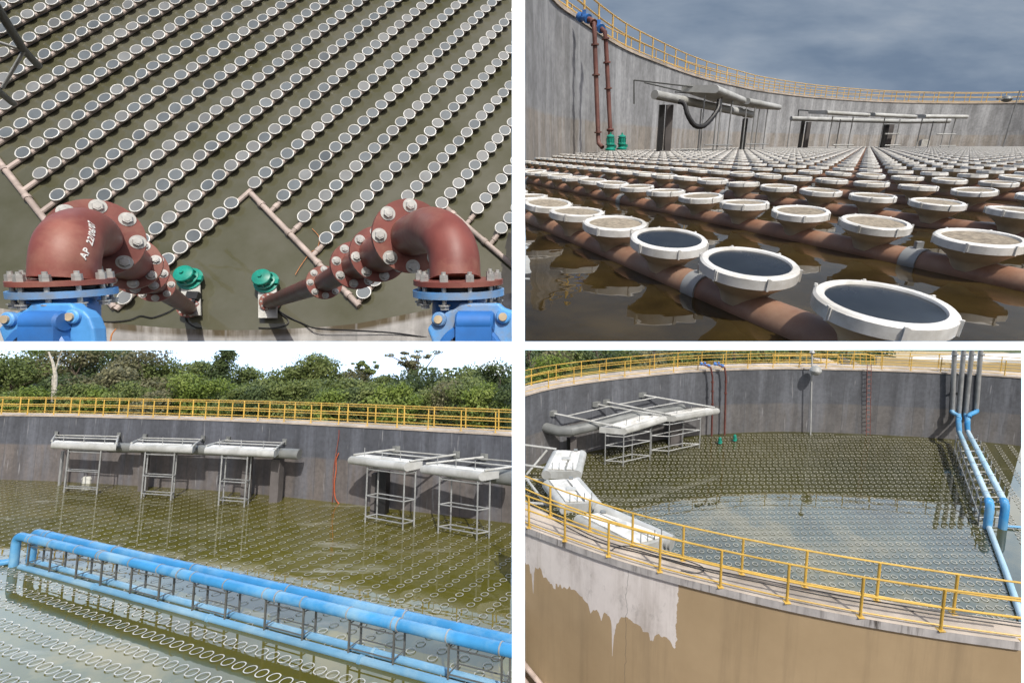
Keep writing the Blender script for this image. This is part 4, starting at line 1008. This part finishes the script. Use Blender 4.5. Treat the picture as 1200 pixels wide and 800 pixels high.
shrubs = [(8, 464, 44, 5, 0), (38, 458, 43, 5.5, 1), (75, 464, 44, 4.5, 2), (100, 457, 43, 5, 0), (120, 461, 42.5, 4.5, 1), (150, 452, 44, 6, 0), (180, 464, 42, 4.5, 3), (205, 461, 43, 5, 2), (222, 446, 43, 5, 1), (250, 451, 44, 6, 1), (280, 460, 42.5, 4.5, 0),
          (305, 459, 42, 5, 2), (330, 455, 42, 5, 0), (362, 452, 42, 5, 0), (385, 463, 40, 4, 1), (410, 462, 41, 5, 2), (435, 455, 41, 5, 0), (468, 457, 39, 5.4, 1), (495, 463, 41, 4.6, 0), (520, 455, 42, 6, 3), (550, 458, 40, 5.4, 0), (572, 456, 39, 5, 1), (596, 460, 38.5, 5, 2), (622, 460, 39, 5, 0)]
words = ['rounded %s bush behind the handrail', 'leaning %s shrub behind the handrail', 'low %s shrub against the taller trees']
fill = [(40, 440, 64, 9, 2), (110, 436, 64, 10, 0), (180, 440, 64, 10, 2), (245, 446, 64, 9, 0), (310, 455, 66, 9, 2), (355, 448, 64, 9, 2), (440, 452, 66, 10, 2), (520, 450, 66, 10, 0), (590, 448, 64, 9, 2),
        (70, 445, 50, 7, 2), (140, 438, 50, 8, 3), (215, 450, 50, 7, 3), (300, 455, 50, 7, 0), (400, 452, 48, 7, 0), (470, 452, 48, 7, 2), (540, 450, 48, 7, 0)]
for i, (u, v, Y, w, k) in enumerate(fill):
    t_ = PC.pt(u, v, Y); b = Vector((t_.x, t_.y, 2.8)); leafy(PC, b, max(2, t_.z-b.z), w, k, '%s tree filling the %s of the forest' % (KN[k], 'depth' if Y > 55 else 'middle ranks'), 'tree', fg, n=4600, leaf=.38, lowest=.02, trunk=Y < 55)
for i, (u, v, Y, w, k) in enumerate(shrubs):
    t_ = PC.pt(u, v, Y); b = Vector((t_.x, t_.y, 2.6)); leafy(PC, b, max(1.5, t_.z-b.z), w, k, words[i % 3] % KN[k], 'shrub', 'shrubs along the forest edge', n=3800, leaf=.25, trunk=False, name='shrub', lowest=.0)
t_ = PC.pt(60, 404, 46); o = empty(PC, 'tree', Vector((t_.x, t_.y, 2.6)), 'bare pale trunk rising in front of the dark trees at the left', 'tree', fg)
p0 = PC.pt(65, 472, 46); mb = MB(); mb.tube([Vector((p0.x, p0.y, 2.6)), PC.pt(65, 440, 46), PC.pt(62, 425, 46), PC.pt(57, 412, 46)], [.17, .15, .11, .06], 8); mb.tube([PC.pt(64.5, 437, 46), PC.pt(69, 420, 46), PC.pt(73, 410, 46)], [.07, .05, .03], 6); mb.tube([PC.pt(61, 470, 46.4), PC.pt(61.5, 440, 46.4)], [.07, .05], 6)
part('trunk', mb, M['bark_white'], o)

# ------------------------------------------------------------------ place D : the basin seen from above
HD = 5.0
far = [(540, 500), (580, 478), (615, 464), (655, 454), (705, 446.5), (755, 441), (817, 435.5), (905, 432.5), (965, 433), (1025, 434.5), (1115, 438), (1197, 443), (1290, 452)]
farD = spline([PD.at(u, v, HD) for u, v in far], 6); sD = arcl(farD)
tw = empty(PD, 'basin_wall', farD[40].xy.to_3d(), 'dark far wall of the basin behind the ladder and the grey pipes', 'basin wall')
part('wall_face', MB().strip([lift(farD, z) for z in (-1, 0, 1, 2, 3, 4, HD)], [[(s, z) for s in sD] for z in (-1, 0, 1, 2, 3, 4, HD)]), M['wallD'], tw)
walkway(PD, farD, HD+.10, 1.4, .10, 1, tw, M['slab'])
railing(PD, offset(farD, .12), HD+.10, 2.0, M['yellow'], 'yellow handrail on the inner edge of the far basin wall', 'far handrails of the basin', rr=.026, pr=.034)
railing(PD, offset(farD, 1.3), HD+.10, 2.0, M['yellow'], 'yellow handrail on the outer edge of the far basin wall', 'far handrails of the basin', rr=.026, pr=.034)
ZR = HD+.10
outp = [(560, 592), (590, 605), (620, 617.5), (662, 633), (713, 651), (773, 669), (844, 687), (922, 705), (1008, 722), (1102, 737.5), (1200, 751), (1300, 764)]
inp = [(560, 560), (600, 583), (645, 604), (691, 622), (741, 639), (800, 655.5), (869, 672), (943, 687.5), (1027, 703), (1117, 718), (1210, 732), (1310, 746)]
oD = spline([PD.at(u, v+1.5, ZR) for u, v in outp], 6); iD = spline([PD.at(u, v-1.5, ZR) for u, v in inp], 6)
so_ = arcl(oD)
nw = empty(PD, 'basin_wall', oD[30].xy.to_3d(), 'brown painted outer basin wall with a pale patch and dark drips', 'basin wall')
si = so_[min(range(len(oD)), key=lambda i: abs(PD.px(oD[i])[0]-790))]; s0 = so_[min(range(len(oD)), key=lambda i: abs(PD.px(oD[i])[0]-615))]
ow = offset(oD, .07)   # set back under the slab
if (ow[30]-Vector((0, 0, 0))).xy.length < oD[30].xy.length: ow = offset(oD, -.07)
zo = (-8, -2, 1, 3, ZR-.22)
part('outer_face', MB().strip([lift(ow, z) for z in zo], [[(s, z) for s in so_] for z in zo]), outer_mat(si, s0), nw)
part('slab_edge', MB().strip([lift(ow, ZR-.218), lift(oD, ZR-.22), lift(oD, ZR)], [[(s, -.1) for s in so_], [(s, 0) for s in so_], [(s, .22) for s in so_]]), M['edge'], nw, smooth=False)
part('walkway_slab', MB().strip([lift(oD, ZR+.002), lift(iD, ZR+.002)]), M['slab'], nw, smooth=False)
part('inner_face', MB().strip([lift(iD, -1), lift(iD, ZR)], [[(s, 0) for s in arcl(iD)], [(s, 5) for s in arcl(iD)]]), M['wallD'], nw)
for crv, off_, pts_, lab in ((oD, 0, outp, 'sunlit yellow handrail on the outer edge of the near walkway'), (iD, 0, inp, 'sunlit yellow handrail on the water side of the near walkway')):
    pl = [PD.at(u, v, ZR) for u, v in pts_]; railing(PD, spline(pl, 6), ZR, 2, M['yellow'], lab, 'near handrails of the basin', posts=pl, rr=.027, pr=.038)
# water between the near and the far wall
fr = resample(lift(farD, 0), 1.0); nr = lift(iD, 0)
fr = [fr[int(i*(len(fr)-1)/60)] for i in range(61)]; nr = [nr[int(i*(len(nr)-1)/60)] for i in range(61)]
single(PD, 'water', MB().strip([[a.lerp(b, k/8) for a, b in zip(nr, fr)] for k in range(9)]), M['waterD'], kind='structure', smooth=False)
gmb = MB(); gmb.strip([[Vector((-30, -2, -8)), Vector((60, -2, -8))], [Vector((-30, 40, -8)), Vector((60, 40, -8))]])
single(PD, 'ground', gmb, M['earth'], kind='structure', smooth=False)
gm2 = MB(); gm2.strip([lift(offset(farD, 1.4), 3.0), [Vector((-60+150*i/(len(farD)-1), 90, 3.5)) for i in range(len(farD))]])
single(PD, 'hillside', gm2, M['scrub'], kind='structure', smooth=False)
# earth heap and pipes in the lower left corner
hp_ = [PD.pt(600, 760, 15.2), PD.pt(650, 800, 15.4), PD.pt(690, 840, 15.4), PD.pt(600, 860, 14.4)]
single(PD, 'earth_bank', MB().add([hp_[0], hp_[1], hp_[2], hp_[3], PD.pt(596, 800, 14.8)], [(0, 1, 4), (1, 2, 3, 4)]), M['earth'], kind='structure', smooth=False)
tb(PD, 'drain_pipe', 'pale pink pipe leaning in the lower left corner outside the wall', 'pipe', [PD.pt(606, 768, 14.6), PD.pt(645, 815, 14.6)], .09, M['pipe_pink'])
tb(PD, 'drain_pipe', 'second pink pipe lying under the first in the lower corner', 'pipe', [PD.pt(600, 778, 14.4), PD.pt(630, 818, 14.4)], .09, M['pipe_pink'])
# diffuser rows
LBa, LBb = PD.at(1118, 512, 0), PD.at(1163, 617, 0)
nrmB = Vector(((LBb-LBa).y, -(LBb-LBa).x, 0)).normalized()
if nrmB.x < 0: nrmB = -nrmB
y = 14.5
def indD(p): return inbasin(p, farD, .4) and not True
def in_d(p):
    u, v = PD.px(p)
    k = min(range(len(farD)), key=lambda q: abs(farD[q].x-p.x)+(0 if farD[q].y > 20 else 50))
    if p.y > farD[k].y-.4: return False
    k = min(range(len(iD)), key=lambda q: abs(iD[q].x-p.x))
    return p.y > iD[k].y+.3
while y < 37:
    pts = []; x = -14.0+(.2 if int(y*10) % 2 else 0)
    while x < 30:
        p = Vector((x, y+.012*x, 0)); x += .40
        if clipdist(PD, p) and (p-LBa)@nrmB < -.2 and in_d(p): pts.append(p)
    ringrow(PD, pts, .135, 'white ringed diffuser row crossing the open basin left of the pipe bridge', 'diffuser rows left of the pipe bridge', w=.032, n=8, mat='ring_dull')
    y += .46
d3 = PD.d(1010, 284); d3 = Vector((d3.x, d3.y, 0)).normalized(); n3 = Vector((d3.y, -d3.x, 0))
for k in range(-10, 50):
    pts = []
    for i in range(0, 130):
        p = LBa+n3*(k*.8)+d3*((i-90)*.42); p.z = 0
        if clipdist(PD, p) and (p-LBa)@nrmB > .9 and in_d(p): pts.append(p)
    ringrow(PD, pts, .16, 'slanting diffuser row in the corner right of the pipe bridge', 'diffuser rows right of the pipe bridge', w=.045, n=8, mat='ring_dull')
# decanters of this basin
gD = 'decanters of the basin seen from above'
def wl_(u, v):
    b = min(farD, key=lambda a: abs(PD.px(a)[0]-u)); return PD.pt(u, v, b.y-.1)
decanter(PD, PD.pt(731, 505.5, 29.8), PD.pt(778, 491, 31.2), wl_(648, 484), wl_(699, 473.5), 'far decanter on the left with its deck beside the thick collector pipe', gD, lg=(.0, .66), rb=.22, deckw=1.6)
decanter(PD, PD.pt(789, 490.5, 31.6), PD.pt(840, 481.5, 33.2), wl_(710, 470.5), wl_(753, 462.5), 'far decanter nearest to the red risers and teal pumps', gD, lg=(-.08, .62), rb=.22, deckw=1.6)
collector(PD, [PD.pt(637, 500, 30.4), PD.pt(655, 505, 29.8), PD.pt(669, 504.5, 29.6), PD.pt(690, 500, 30.4), PD.pt(742, 488, 31.8), PD.pt(800, 478, 34)], .33, 'bent grey collector pipe along the far left wall')
for (u, v, Y, w, m, lab) in ((672, 513, 30.3, .42, 'pillar', 'grey pillar under the bend of the collector pipe'), (667, 513, 30.6, .34, 'black', 'dark pillar under the bend of the collector pipe'),
                         (792, 495, 33.4, .9, 'pillar', 'thick dark pillar under the far decanter'), (638, 506, 30.6, .1, 'galv', 'thin steel post under the end of the collector pipe')):
    a = PD.pt(u, v, Y); single(PD, 'pillar', MB().box((a.x, a.y, a.z/2-.2), (w, w, a.z+.4)), M[m], lab, 'pillar', 'pillars under the collector pipes', loc=(a.x, a.y, 0), smooth=False)
def deck_unit(corners, label, zt=3.1, th=.42, arms=(), tube=True):
    """corners in px: wall-far, water-far, water-near, wall-near"""
    q = [PD.at(u, v, zt) for u, v in corners]; o = empty(PD, 'decanter', q[0].lerp(q[2], .5), label, 'decanter', gD); up = Vector((0, 0, 1))
    c = sum(q, Vector())/4
    part('float_beam', MB().prism([p-up*.02 for p in q], -up*th), M['white_metal'], o, smooth=False)
    inn = [c+(p-c)*.9 for p in q]; inn = [p+up*.0 for p in inn]
    e = (q[1]-q[0])
    a0_, a1_ = inn[0], inn[3]
    part('deck_plate', MB().prism([inn[0], inn[0].lerp(inn[1], .58), inn[3].lerp(inn[2], .58), inn[3]], up*.05), M['white_deck'], o, smooth=False)
    part('deck_plate', MB().prism([inn[0].lerp(inn[1], .66), inn[1], inn[2], inn[3].lerp(inn[2], .66)], up*.05), M['white_deck'], o, smooth=False)
    part('float_tube', MB().tube([q[1]-up*th/2, q[2]-up*th/2], th*.62, 16), M['white_metal'], o)
    if tube: part('float_tube', MB().tube([q[0]-up*th*.6, q[3]-up*th*.6], th*.6, 16), M['white_metal'], o)
    for t in (.15, .4, .65, .9):
        p = inn[3].lerp(inn[2], t); part('lifting_eye', MB().tube([p, p+up*.4], .02, 5), M['grey_metal'], o)
    part('hatch', MB().box(inn[0].lerp(inn[2], .5)+up*.09, (.45, .26, .06)), M['white_metal'], o, smooth=False); part('latch', MB().box(inn[0].lerp(inn[1], .8)+up*.08, (.2, .2, .08)), M['grey_metal'], o, smooth=False)
    for (a, b) in arms:
        part('arm', MB().tube([PD.pt(*a), PD.pt(*b)], .065, 8), M['white_metal'], o)
    return o
deck_unit([(652, 527), (682, 528), (676, 552), (640, 551)], 'white decanter deck seen from above at the left edge, farthest of the near three',
          arms=(((560, 514, 26.8), (652, 526, 26.6)), ((560, 537, 25.2), (660, 551, 24.6)), ((616, 557, 25.5), (641, 527, 26.5))))
deck_unit([(641, 562), (676, 560), (700, 588), (662, 590)], 'white decanter deck at the left edge, middle one of the near three',
          arms=(((560, 555, 24.0), (640, 563, 23.9)), ((560, 585, 21.9), (668, 592, 21.6)), ((618, 562, 23.9), (641, 592, 21.8))))
deck_unit([(676, 603), (712, 599), (784, 630), (748, 640)], 'long white decanter behind the near yellow handrails with a round grey end')
collector(PD, [PD.at(700, 597, 3.0), PD.at(788, 636, 2.85)], .30, 'white collector pipe ending in a grey cap behind the handrail', 'white_metal')
# risers and pumps on the far wall
riser_pair(PD, [
    ([wl_(822, 430)+Vector((0, -.1, .3)), wl_(831, 432)+Vector((0, -.4, .2)), wl_(833, 440)+Vector((0, -.4, 0)), wl_(833, 470)+Vector((0, -.4, 0)), wl_(832, 508)+Vector((0, -.4, 0))], .07, [4.3, 3.6, 2.6], 'left rusty riser pipe on the dark far wall', (wl_(820, 430)+Vector((0, -.1, .3)), wl_(830, 431.5)+Vector((0, -.3, .25)))),
    ([wl_(838, 430)+Vector((0, -.1, .3)), wl_(847, 432)+Vector((0, -.4, .2)), wl_(848.5, 440)+Vector((0, -.4, 0)), wl_(848, 470)+Vector((0, -.4, 0)), wl_(847, 507)+Vector((0, -.4, 0))], .07, [4.3, 3.4], 'right rusty riser pipe on the dark far wall', (wl_(836, 430)+Vector((0, -.1, .3)), wl_(846, 431.5)+Vector((0, -.3, .25))))],
    M['oxide_dark'], M['blue'], M['teal'])
for u, v, lab in ((843.5, 519, 'left tiny teal pump at the foot of the dark far wall'), (861, 516, 'right tiny teal pump at the foot of the dark far wall')):
    a = PD.at(u, v, .1); pump(PD, a, .13, .45, lab, 'teal pumps at the foot of the walls', M['teal'])
# ladder
o = empty(PD, 'ladder', wl_(1016, 512), 'rusty red ladder down the dark far wall', 'ladder')
a0, a1 = wl_(1014, 430)+Vector((0, -.2, .3)), wl_(1013, 517)+Vector((0, -.2, 0)); b0, b1 = wl_(1018.7, 430)+Vector((0, -.2, .3)), wl_(1017.5, 517)+Vector((0, -.2, 0))
part('side_rail', MB().tube([a0, a1], .022, 6), M['oxide'], o); part('side_rail', MB().tube([b0, b1], .022, 6), M['oxide'], o)
for k in range(18): part('rung', MB().tube([a0.lerp(a1, (k+.5)/18), b0.lerp(b1, (k+.5)/18)], .022, 5), M['oxide'], o)
# lamp pole with globe
a = wl_(949.5, 470)+Vector((0, -.5, 0)); o = empty(PD, 'lamp_post', Vector((a.x, a.y, -.2)), 'thin pale pole with a clear globe in front of the dark far wall', 'pole')
tp = PD.pt(952, 400, a.y); part('pole', MB().tube([Vector((a.x-.05, a.y, -.3)), tp], .055, 8), M['white_metal'], o)
g_ = PD.pt(956, 434, a.y-.2); part('globe', MB().lathe(g_-Vector((0, 0, .38)), (0, 0, 1), [(0, .05), (.08, .25), (.2, .36), (.38, .42), (.56, .36), (.68, .25), (.76, .05)], 18), M['white_metal'], o)
part('collar', MB().lathe(PD.pt(952, 412.5, a.y)-Vector((0, 0, .1)), (0, 0, 1), [(0, .16), (.1, .2), (.2, .12)], 12), M['galv'], o)
# four grey risers above the bridge
ends = [((1119, 400), (1116, 480), (1123, 490)), ((1130, 400), (1123.5, 484), (1124, 492)), ((1140, 400), (1131.5, 484), (1133, 492)), ((1150, 400), (1144, 479), (1136, 489))]
nm = ['first', 'second', 'third', 'fourth']
for k, (a, b, c) in enumerate(ends):
    Y = 33.8; o = empty(PD, 'riser_pipe', PD.pt(*c, Y-.8), 'grey riser pipe above the bridge, %s from the left' % nm[k], 'pipe', 'grey riser pipes above the pipe bridge')
    part('pipe_run', MB().tube([PD.pt(a[0], a[1]-8, Y+.2), PD.pt(*a, Y), PD.pt(*b, Y)], .15, 12), M['galv'], o)
    part('elbow', MB().tube(spline([PD.pt(*b, Y), PD.pt(b[0], b[1]+3, Y-.1), PD.pt(c[0], c[1]-3, Y-.4), PD.pt(*c, Y-.6)], 4), .15, 12), M['bluepipe'], o)
    part('flange', flange_mb(PD.pt(a[0], a[1]+15, Y), Vector((0, 0, 1)), .21, .1, 12), M['galv'], o)
single(PD, 'pipe_bracket', MB().tube([PD.pt(1113, 460, 34.1), PD.pt(1147, 461.5, 34.1)], .06, 6), M['galv_dark'], 'dark bracket bar holding the four grey risers', 'bracket', loc=PD.pt(1113, 460, 35.3))
ZD = 1.35
La, Lb = PD.at(1124, 506, ZD), PD.at(1160.5, 590, ZD); Ra, Rb = PD.at(1134, 505, ZD), PD.at(1178.5, 590, ZD)
for (a, b, top, lab) in ((Lb, La, PD.pt(1123, 491, 33.2), 'left one of the two bleached blue pipes of the bridge'), (Rb, Ra, PD.pt(1134, 491, 33.2), 'right one of the two bleached blue pipes of the bridge')):
    o = bridge_pipe(PD, a, b, .145, lab, mat='palepipe', joints=5)
    part('elbow', MB().tube([top, b+Vector((0, .1, .5)), b+Vector((0, 0, .0))], .165, 12), M['bluepipe'], o)
    x_ = (b-a).normalized(); part('elbow', MB().tube([Vector((a.x, a.y, -.3)), Vector((a.x, a.y, ZD-.3)), Vector((a.x, a.y, ZD-.1))+x_*.08, Vector((a.x, a.y, ZD))+x_*.4], .19, 14), M['bluepipe'], o)
xd = (La-Lb).normalized(); Lg = (La-Lb).length; s = .6; kk = 0
while s < Lg-.2:
    a, a2 = Lb+xd*s, Rb+xd*s
    o = empty(PD, 'trestle', Vector((a.x, a.y, 0)), 'pale steel trestle under the bleached blue pipes', 'trestle', 'trestles under the bleached pipes')
    sd = (a2-a).normalized(); l, r_ = a-sd*.35, a2+sd*.35
    for f in (l, r_): part('leg', MB().tube([Vector((f.x, f.y, -.3)), Vector((f.x, f.y, ZD+.12))], .035, 6), M['galv'], o)
    for z in (.3, ZD-.19): part('crossbar', MB().tube([Vector((l.x, l.y, z)), Vector((r_.x, r_.y, z))], .035, 6), M['galv'], o)
    if s+1.2 < Lg:
        for z in (.4, ZD-.19): part('side_bar', MB().tube([Vector((l.x, l.y, z)), Vector((l.x, l.y, z))+xd*1.2], .03, 6), M['galv'], o)
    s += 1.2
tb(PD, 'water_pipe', 'bleached blue pipe lying in the water at the right edge', 'pipe', [PD.at(1159, 618, .12), PD.at(1178, 668, .12), PD.at(1197, 722, .12), PD.at(1215, 775, .12)], .13, M['palepipe'])
tb(PD, 'water_pipe', 'thin blue pipe crossing the water at the right edge beside the blue bends', 'pipe', [PD.at(1178, 616, .1), PD.at(1210, 618.5, .1)], .06, M['bluepipe'])
# hoses and cables on the near walkway
for pts, lab in (([(640, 600), (700, 630), (760, 648), (820, 664), (900, 680), (980, 696), (1080, 713), (1197, 730)], 'long black cable along the water side of the near walkway'),
                 ([(640, 604), (700, 634), (765, 651), (822, 667), (900, 684), (980, 700), (1080, 717), (1197, 734)], 'second black cable running parallel on the near walkway'),
                 ([(716, 645), (722, 641), (735, 639), (750, 642), (770, 648), (800, 655), (822, 663), (824, 669), (812, 671), (798, 668)], 'looped black cable lying on the near walkway')):
    cable(PD, [PD.at(u, v, ZR+.03) for u, v in pts], .013, lab)
# stairs, wall, roof and trees behind the far rim
o = empty(PD, 'stair_railing', PD.pt(1000, 430, 39.3), 'yellow stair handrails rising behind the far rim', 'railing')
for u0, u1, v0, v1 in ((905, 982, 416, 416), (982, 987, 416, 425), (995, 1000, 430, 416), (1000, 1015, 415, 414.5), (1015, 1025, 414.5, 418), (1025, 1025, 418, 431), (1000, 1024, 423, 424), (905, 982, 424, 424)):
    part('rail', MB().tube([PD.pt(u0, v0, 39.3), PD.pt(u1, v1, 39.3)], .05, 6), M['yellow'], o)
for u in (912, 925, 945, 962, 982, 987, 1000, 1008, 1015, 1020):
    part('post', MB().tube([PD.pt(u, 432, 39.3), PD.pt(u, 415, 39.3)], .045, 6), M['yellow'], o)
def slabbox(P, a, b, zlo, dep, mat, name, label, cat, ztop=None):
    d = (b-a); d.z = 0; d.normalize(); n_ = Vector((-d.y, d.x, 0))
    q = [Vector((a.x, a.y, zlo)), Vector((b.x, b.y, zlo)), Vector((b.x, b.y, b.z)), Vector((a.x, a.y, a.z))]
    return single(P, name, MB().prism(q, n_*dep), mat, label, cat, loc=q[0], smooth=False)
slabbox(PD, PD.pt(1028, 418, 40.5), PD.pt(1118, 425, 40.5), 2, .3, M['tan'], 'boundary_wall', 'pale olive wall behind the far handrail left of the grey risers', 'wall')
slabbox(PD, PD.pt(1119, 426, 40.2), PD.pt(1230, 426, 40.2), 2, .3, M['tan'], 'boundary_wall', 'tan wall behind the far handrail right of the grey risers', 'wall')
bl = empty(PD, 'warehouse', PD.pt(1150, 425, 47), 'low building with a pale metal roof behind the grey risers', 'building')
qa = [PD.pt(1062, 420.5, 44), PD.pt(1240, 422, 44), PD.pt(1240, 413, 48), PD.pt(1078, 416, 48)]
part('roof', MB().prism(qa, Vector((0, 0, -.25))), M['roof'], bl, smooth=False)
qw = [PD.pt(1068, 430, 44.3), PD.pt(1235, 432, 44.3)]; part('wall', MB().prism([Vector((qw[0].x, 44.3, 1)), Vector((qw[1].x, 44.3, 1)), PD.pt(1235, 423, 44.3)-Vector((0, 0, .3)), PD.pt(1068, 421, 44.3)-Vector((0, 0, .3))], Vector((0, 5, 0))), M['tan'], bl, smooth=False)
slabbox(PD, PD.pt(965, 425.5, 40), PD.pt(986, 427, 40), 3, 2, M['slab'], 'landing_block', 'pale concrete block behind the far handrail left of the stairs', 'block')
slabbox(PD, PD.pt(1000, 424, 40.4), PD.pt(1016, 430, 40.4), 3, 2, M['slab'], 'landing_block', 'sloping pale concrete block beside the stairs', 'block')
wd2 = ['rounded %s tree top behind the far handrail', 'dense %s tree behind the far handrail', 'ragged %s tree behind the far handrail']
for i, (u, Y, w, hh, k) in enumerate([(622, 43, 5, 4.4, 2), (645, 42, 5.5, 4.8, 3), (672, 44, 6, 4.6, 0), (702, 44, 6, 5, 2), (735, 45, 6, 5, 0), (765, 44, 5.5, 5, 3), (797, 45, 6, 5.2, 0), (828, 45, 5.5, 5, 2), (860, 46, 6, 5.2, 0), (893, 45, 5.5, 4.8, 0), (925, 46, 6, 5, 2), (958, 46, 5.6, 4.8, 2),
                                      (990, 47, 6, 5, 0), (1022, 48, 6, 5, 2), (1055, 50, 6, 5, 0), (1090, 53, 7, 5.2, 2), (1130, 53, 7, 5.2, 2), (1170, 53, 7, 5.2, 0), (1205, 53, 7, 5, 2), (650, 49, 8, 6, 2), (720, 50, 8, 6, 2), (790, 50, 8, 6, 2), (860, 51, 8, 6, 2), (930, 51, 8, 6, 2), (1000, 52, 8, 6, 2)]):
    p = PD.pt(u, 420, Y); leafy(PD, Vector((p.x, p.y, 2.2)), hh, w, k, wd2[i % 3] % KN[k], 'tree', 'trees behind the far basin wall', n=2200, leaf=.34, lowest=0, trunk=True)
for i, (u, v, Y, w) in enumerate([(640, 452, 38, 3), (655, 446, 39, 2.6), (630, 455, 37, 2.5)]):
    p = PD.pt(u, v, Y); leafy(PD, Vector((p.x, p.y, 2.6)), 2.6, w, 1, ['bright shrub behind the far left handrail posts', 'small bright shrub right of the larger one behind the rail', 'bright shrub nearest the left edge behind the rail'][i], 'shrub', 'bright shrubs behind the far handrail', n=900, leaf=.22, lowest=0, trunk=False, name='shrub')

# ------------------------------------------------------------------ set the places into the world and trim them to their extent
def planes(clip):
    out = []
    u0, u1, v0, v1 = clip
    if u0 is not None: out.append(Vector((1, -(u0-PX)/FPX, 0)))
    if u1 is not None: out.append(Vector((-1, (u1-PX)/FPX, 0)))
    if v0 is not None: out.append(Vector((0, -(v0-PY)/FPX, -1)))     # keep v > v0
    if v1 is not None: out.append(Vector((0, (v1-PY)/FPX, 1)))       # keep v < v1
    return [p.normalized() for p in out]
soft = [Vector((1, 1.5, 0)).normalized(), Vector((-1, 1.25, 0)).normalized()]
def finish(P, top):
    top.matrix_basis = P.M @ top.matrix_basis
    pls = planes(P.clip)
    def walk(o, parent_m):
        m = parent_m @ o.matrix_basis
        for ch in list(o.children): walk(ch, m)
        if o.type != 'MESH': return
        me = o.data; nv = len(me.vertices)
        co = np.empty(nv*3); me.vertices.foreach_get('co', co); co = co.reshape(-1, 3)
        mm = np.array(m); w = co@mm[:3, :3].T+mm[:3, 3]
        cutters = []
        dead = False
        for n_ in pls:
            d = w@np.array(n_)
            if d.max() <= 1e-6: dead = True; break
            if d.min() < -1e-5: cutters.append(n_)
        if not dead:
            yv = w[:, 1]
            ok = yv > .05
            if not ok.any(): dead = True
            else:
                uu = PX+FPX*w[ok, 0]/yv[ok]; vv = PY-FPX*w[ok, 2]/yv[ok]
                if ok.all() and (uu.max() < -40 or uu.min() > 1240 or vv.max() < -40 or vv.min() > 840): dead = True
        if dead:
            if o.children or True:
                for ch in list(o.children):
                    pass
            kill.append(o); return
        if cutters:
            if me.users > 1: me = me.copy(); o.data = me
            inv = m.inverted(); bm = bmesh.new(); bm.from_mesh(me); nt = m.to_3x3().transposed()
            for n_ in cutters:
                nl = (nt @ n_).normalized(); pl = inv @ Vector((0, 0, 0))
                bmesh.ops.bisect_plane(bm, geom=bm.verts[:]+bm.edges[:]+bm.faces[:], dist=1e-7, plane_co=pl, plane_no=nl, clear_inner=True)
            if len(bm.faces) == 0: kill.append(o)
            bm.to_mesh(me); bm.free(); me.update()
    walk(top, Matrix.Identity(4))
kill = []
for P in (PA, PB, PC, PD):
    for t in P.tops: finish(P, t)
def kids(o): return [c for c in o.children]
ks = set(o.name for o in kill)
def prune(o):
    for c in list(o.children): prune(c)
    if o.type == 'EMPTY':
        if not o.children: bpy.data.objects.remove(o)
    elif o.name in ks:
        if o.children:   # keep as parent of what is still seen
            for c in list(o.children):
                mb_ = o.matrix_basis @ c.matrix_basis; c.parent = o.parent; c.matrix_basis = mb_
        bpy.data.objects.remove(o)
for P in (PA, PB, PC, PD):
    for t in list(P.tops): prune(t)
print('objects', len(bpy.data.objects))
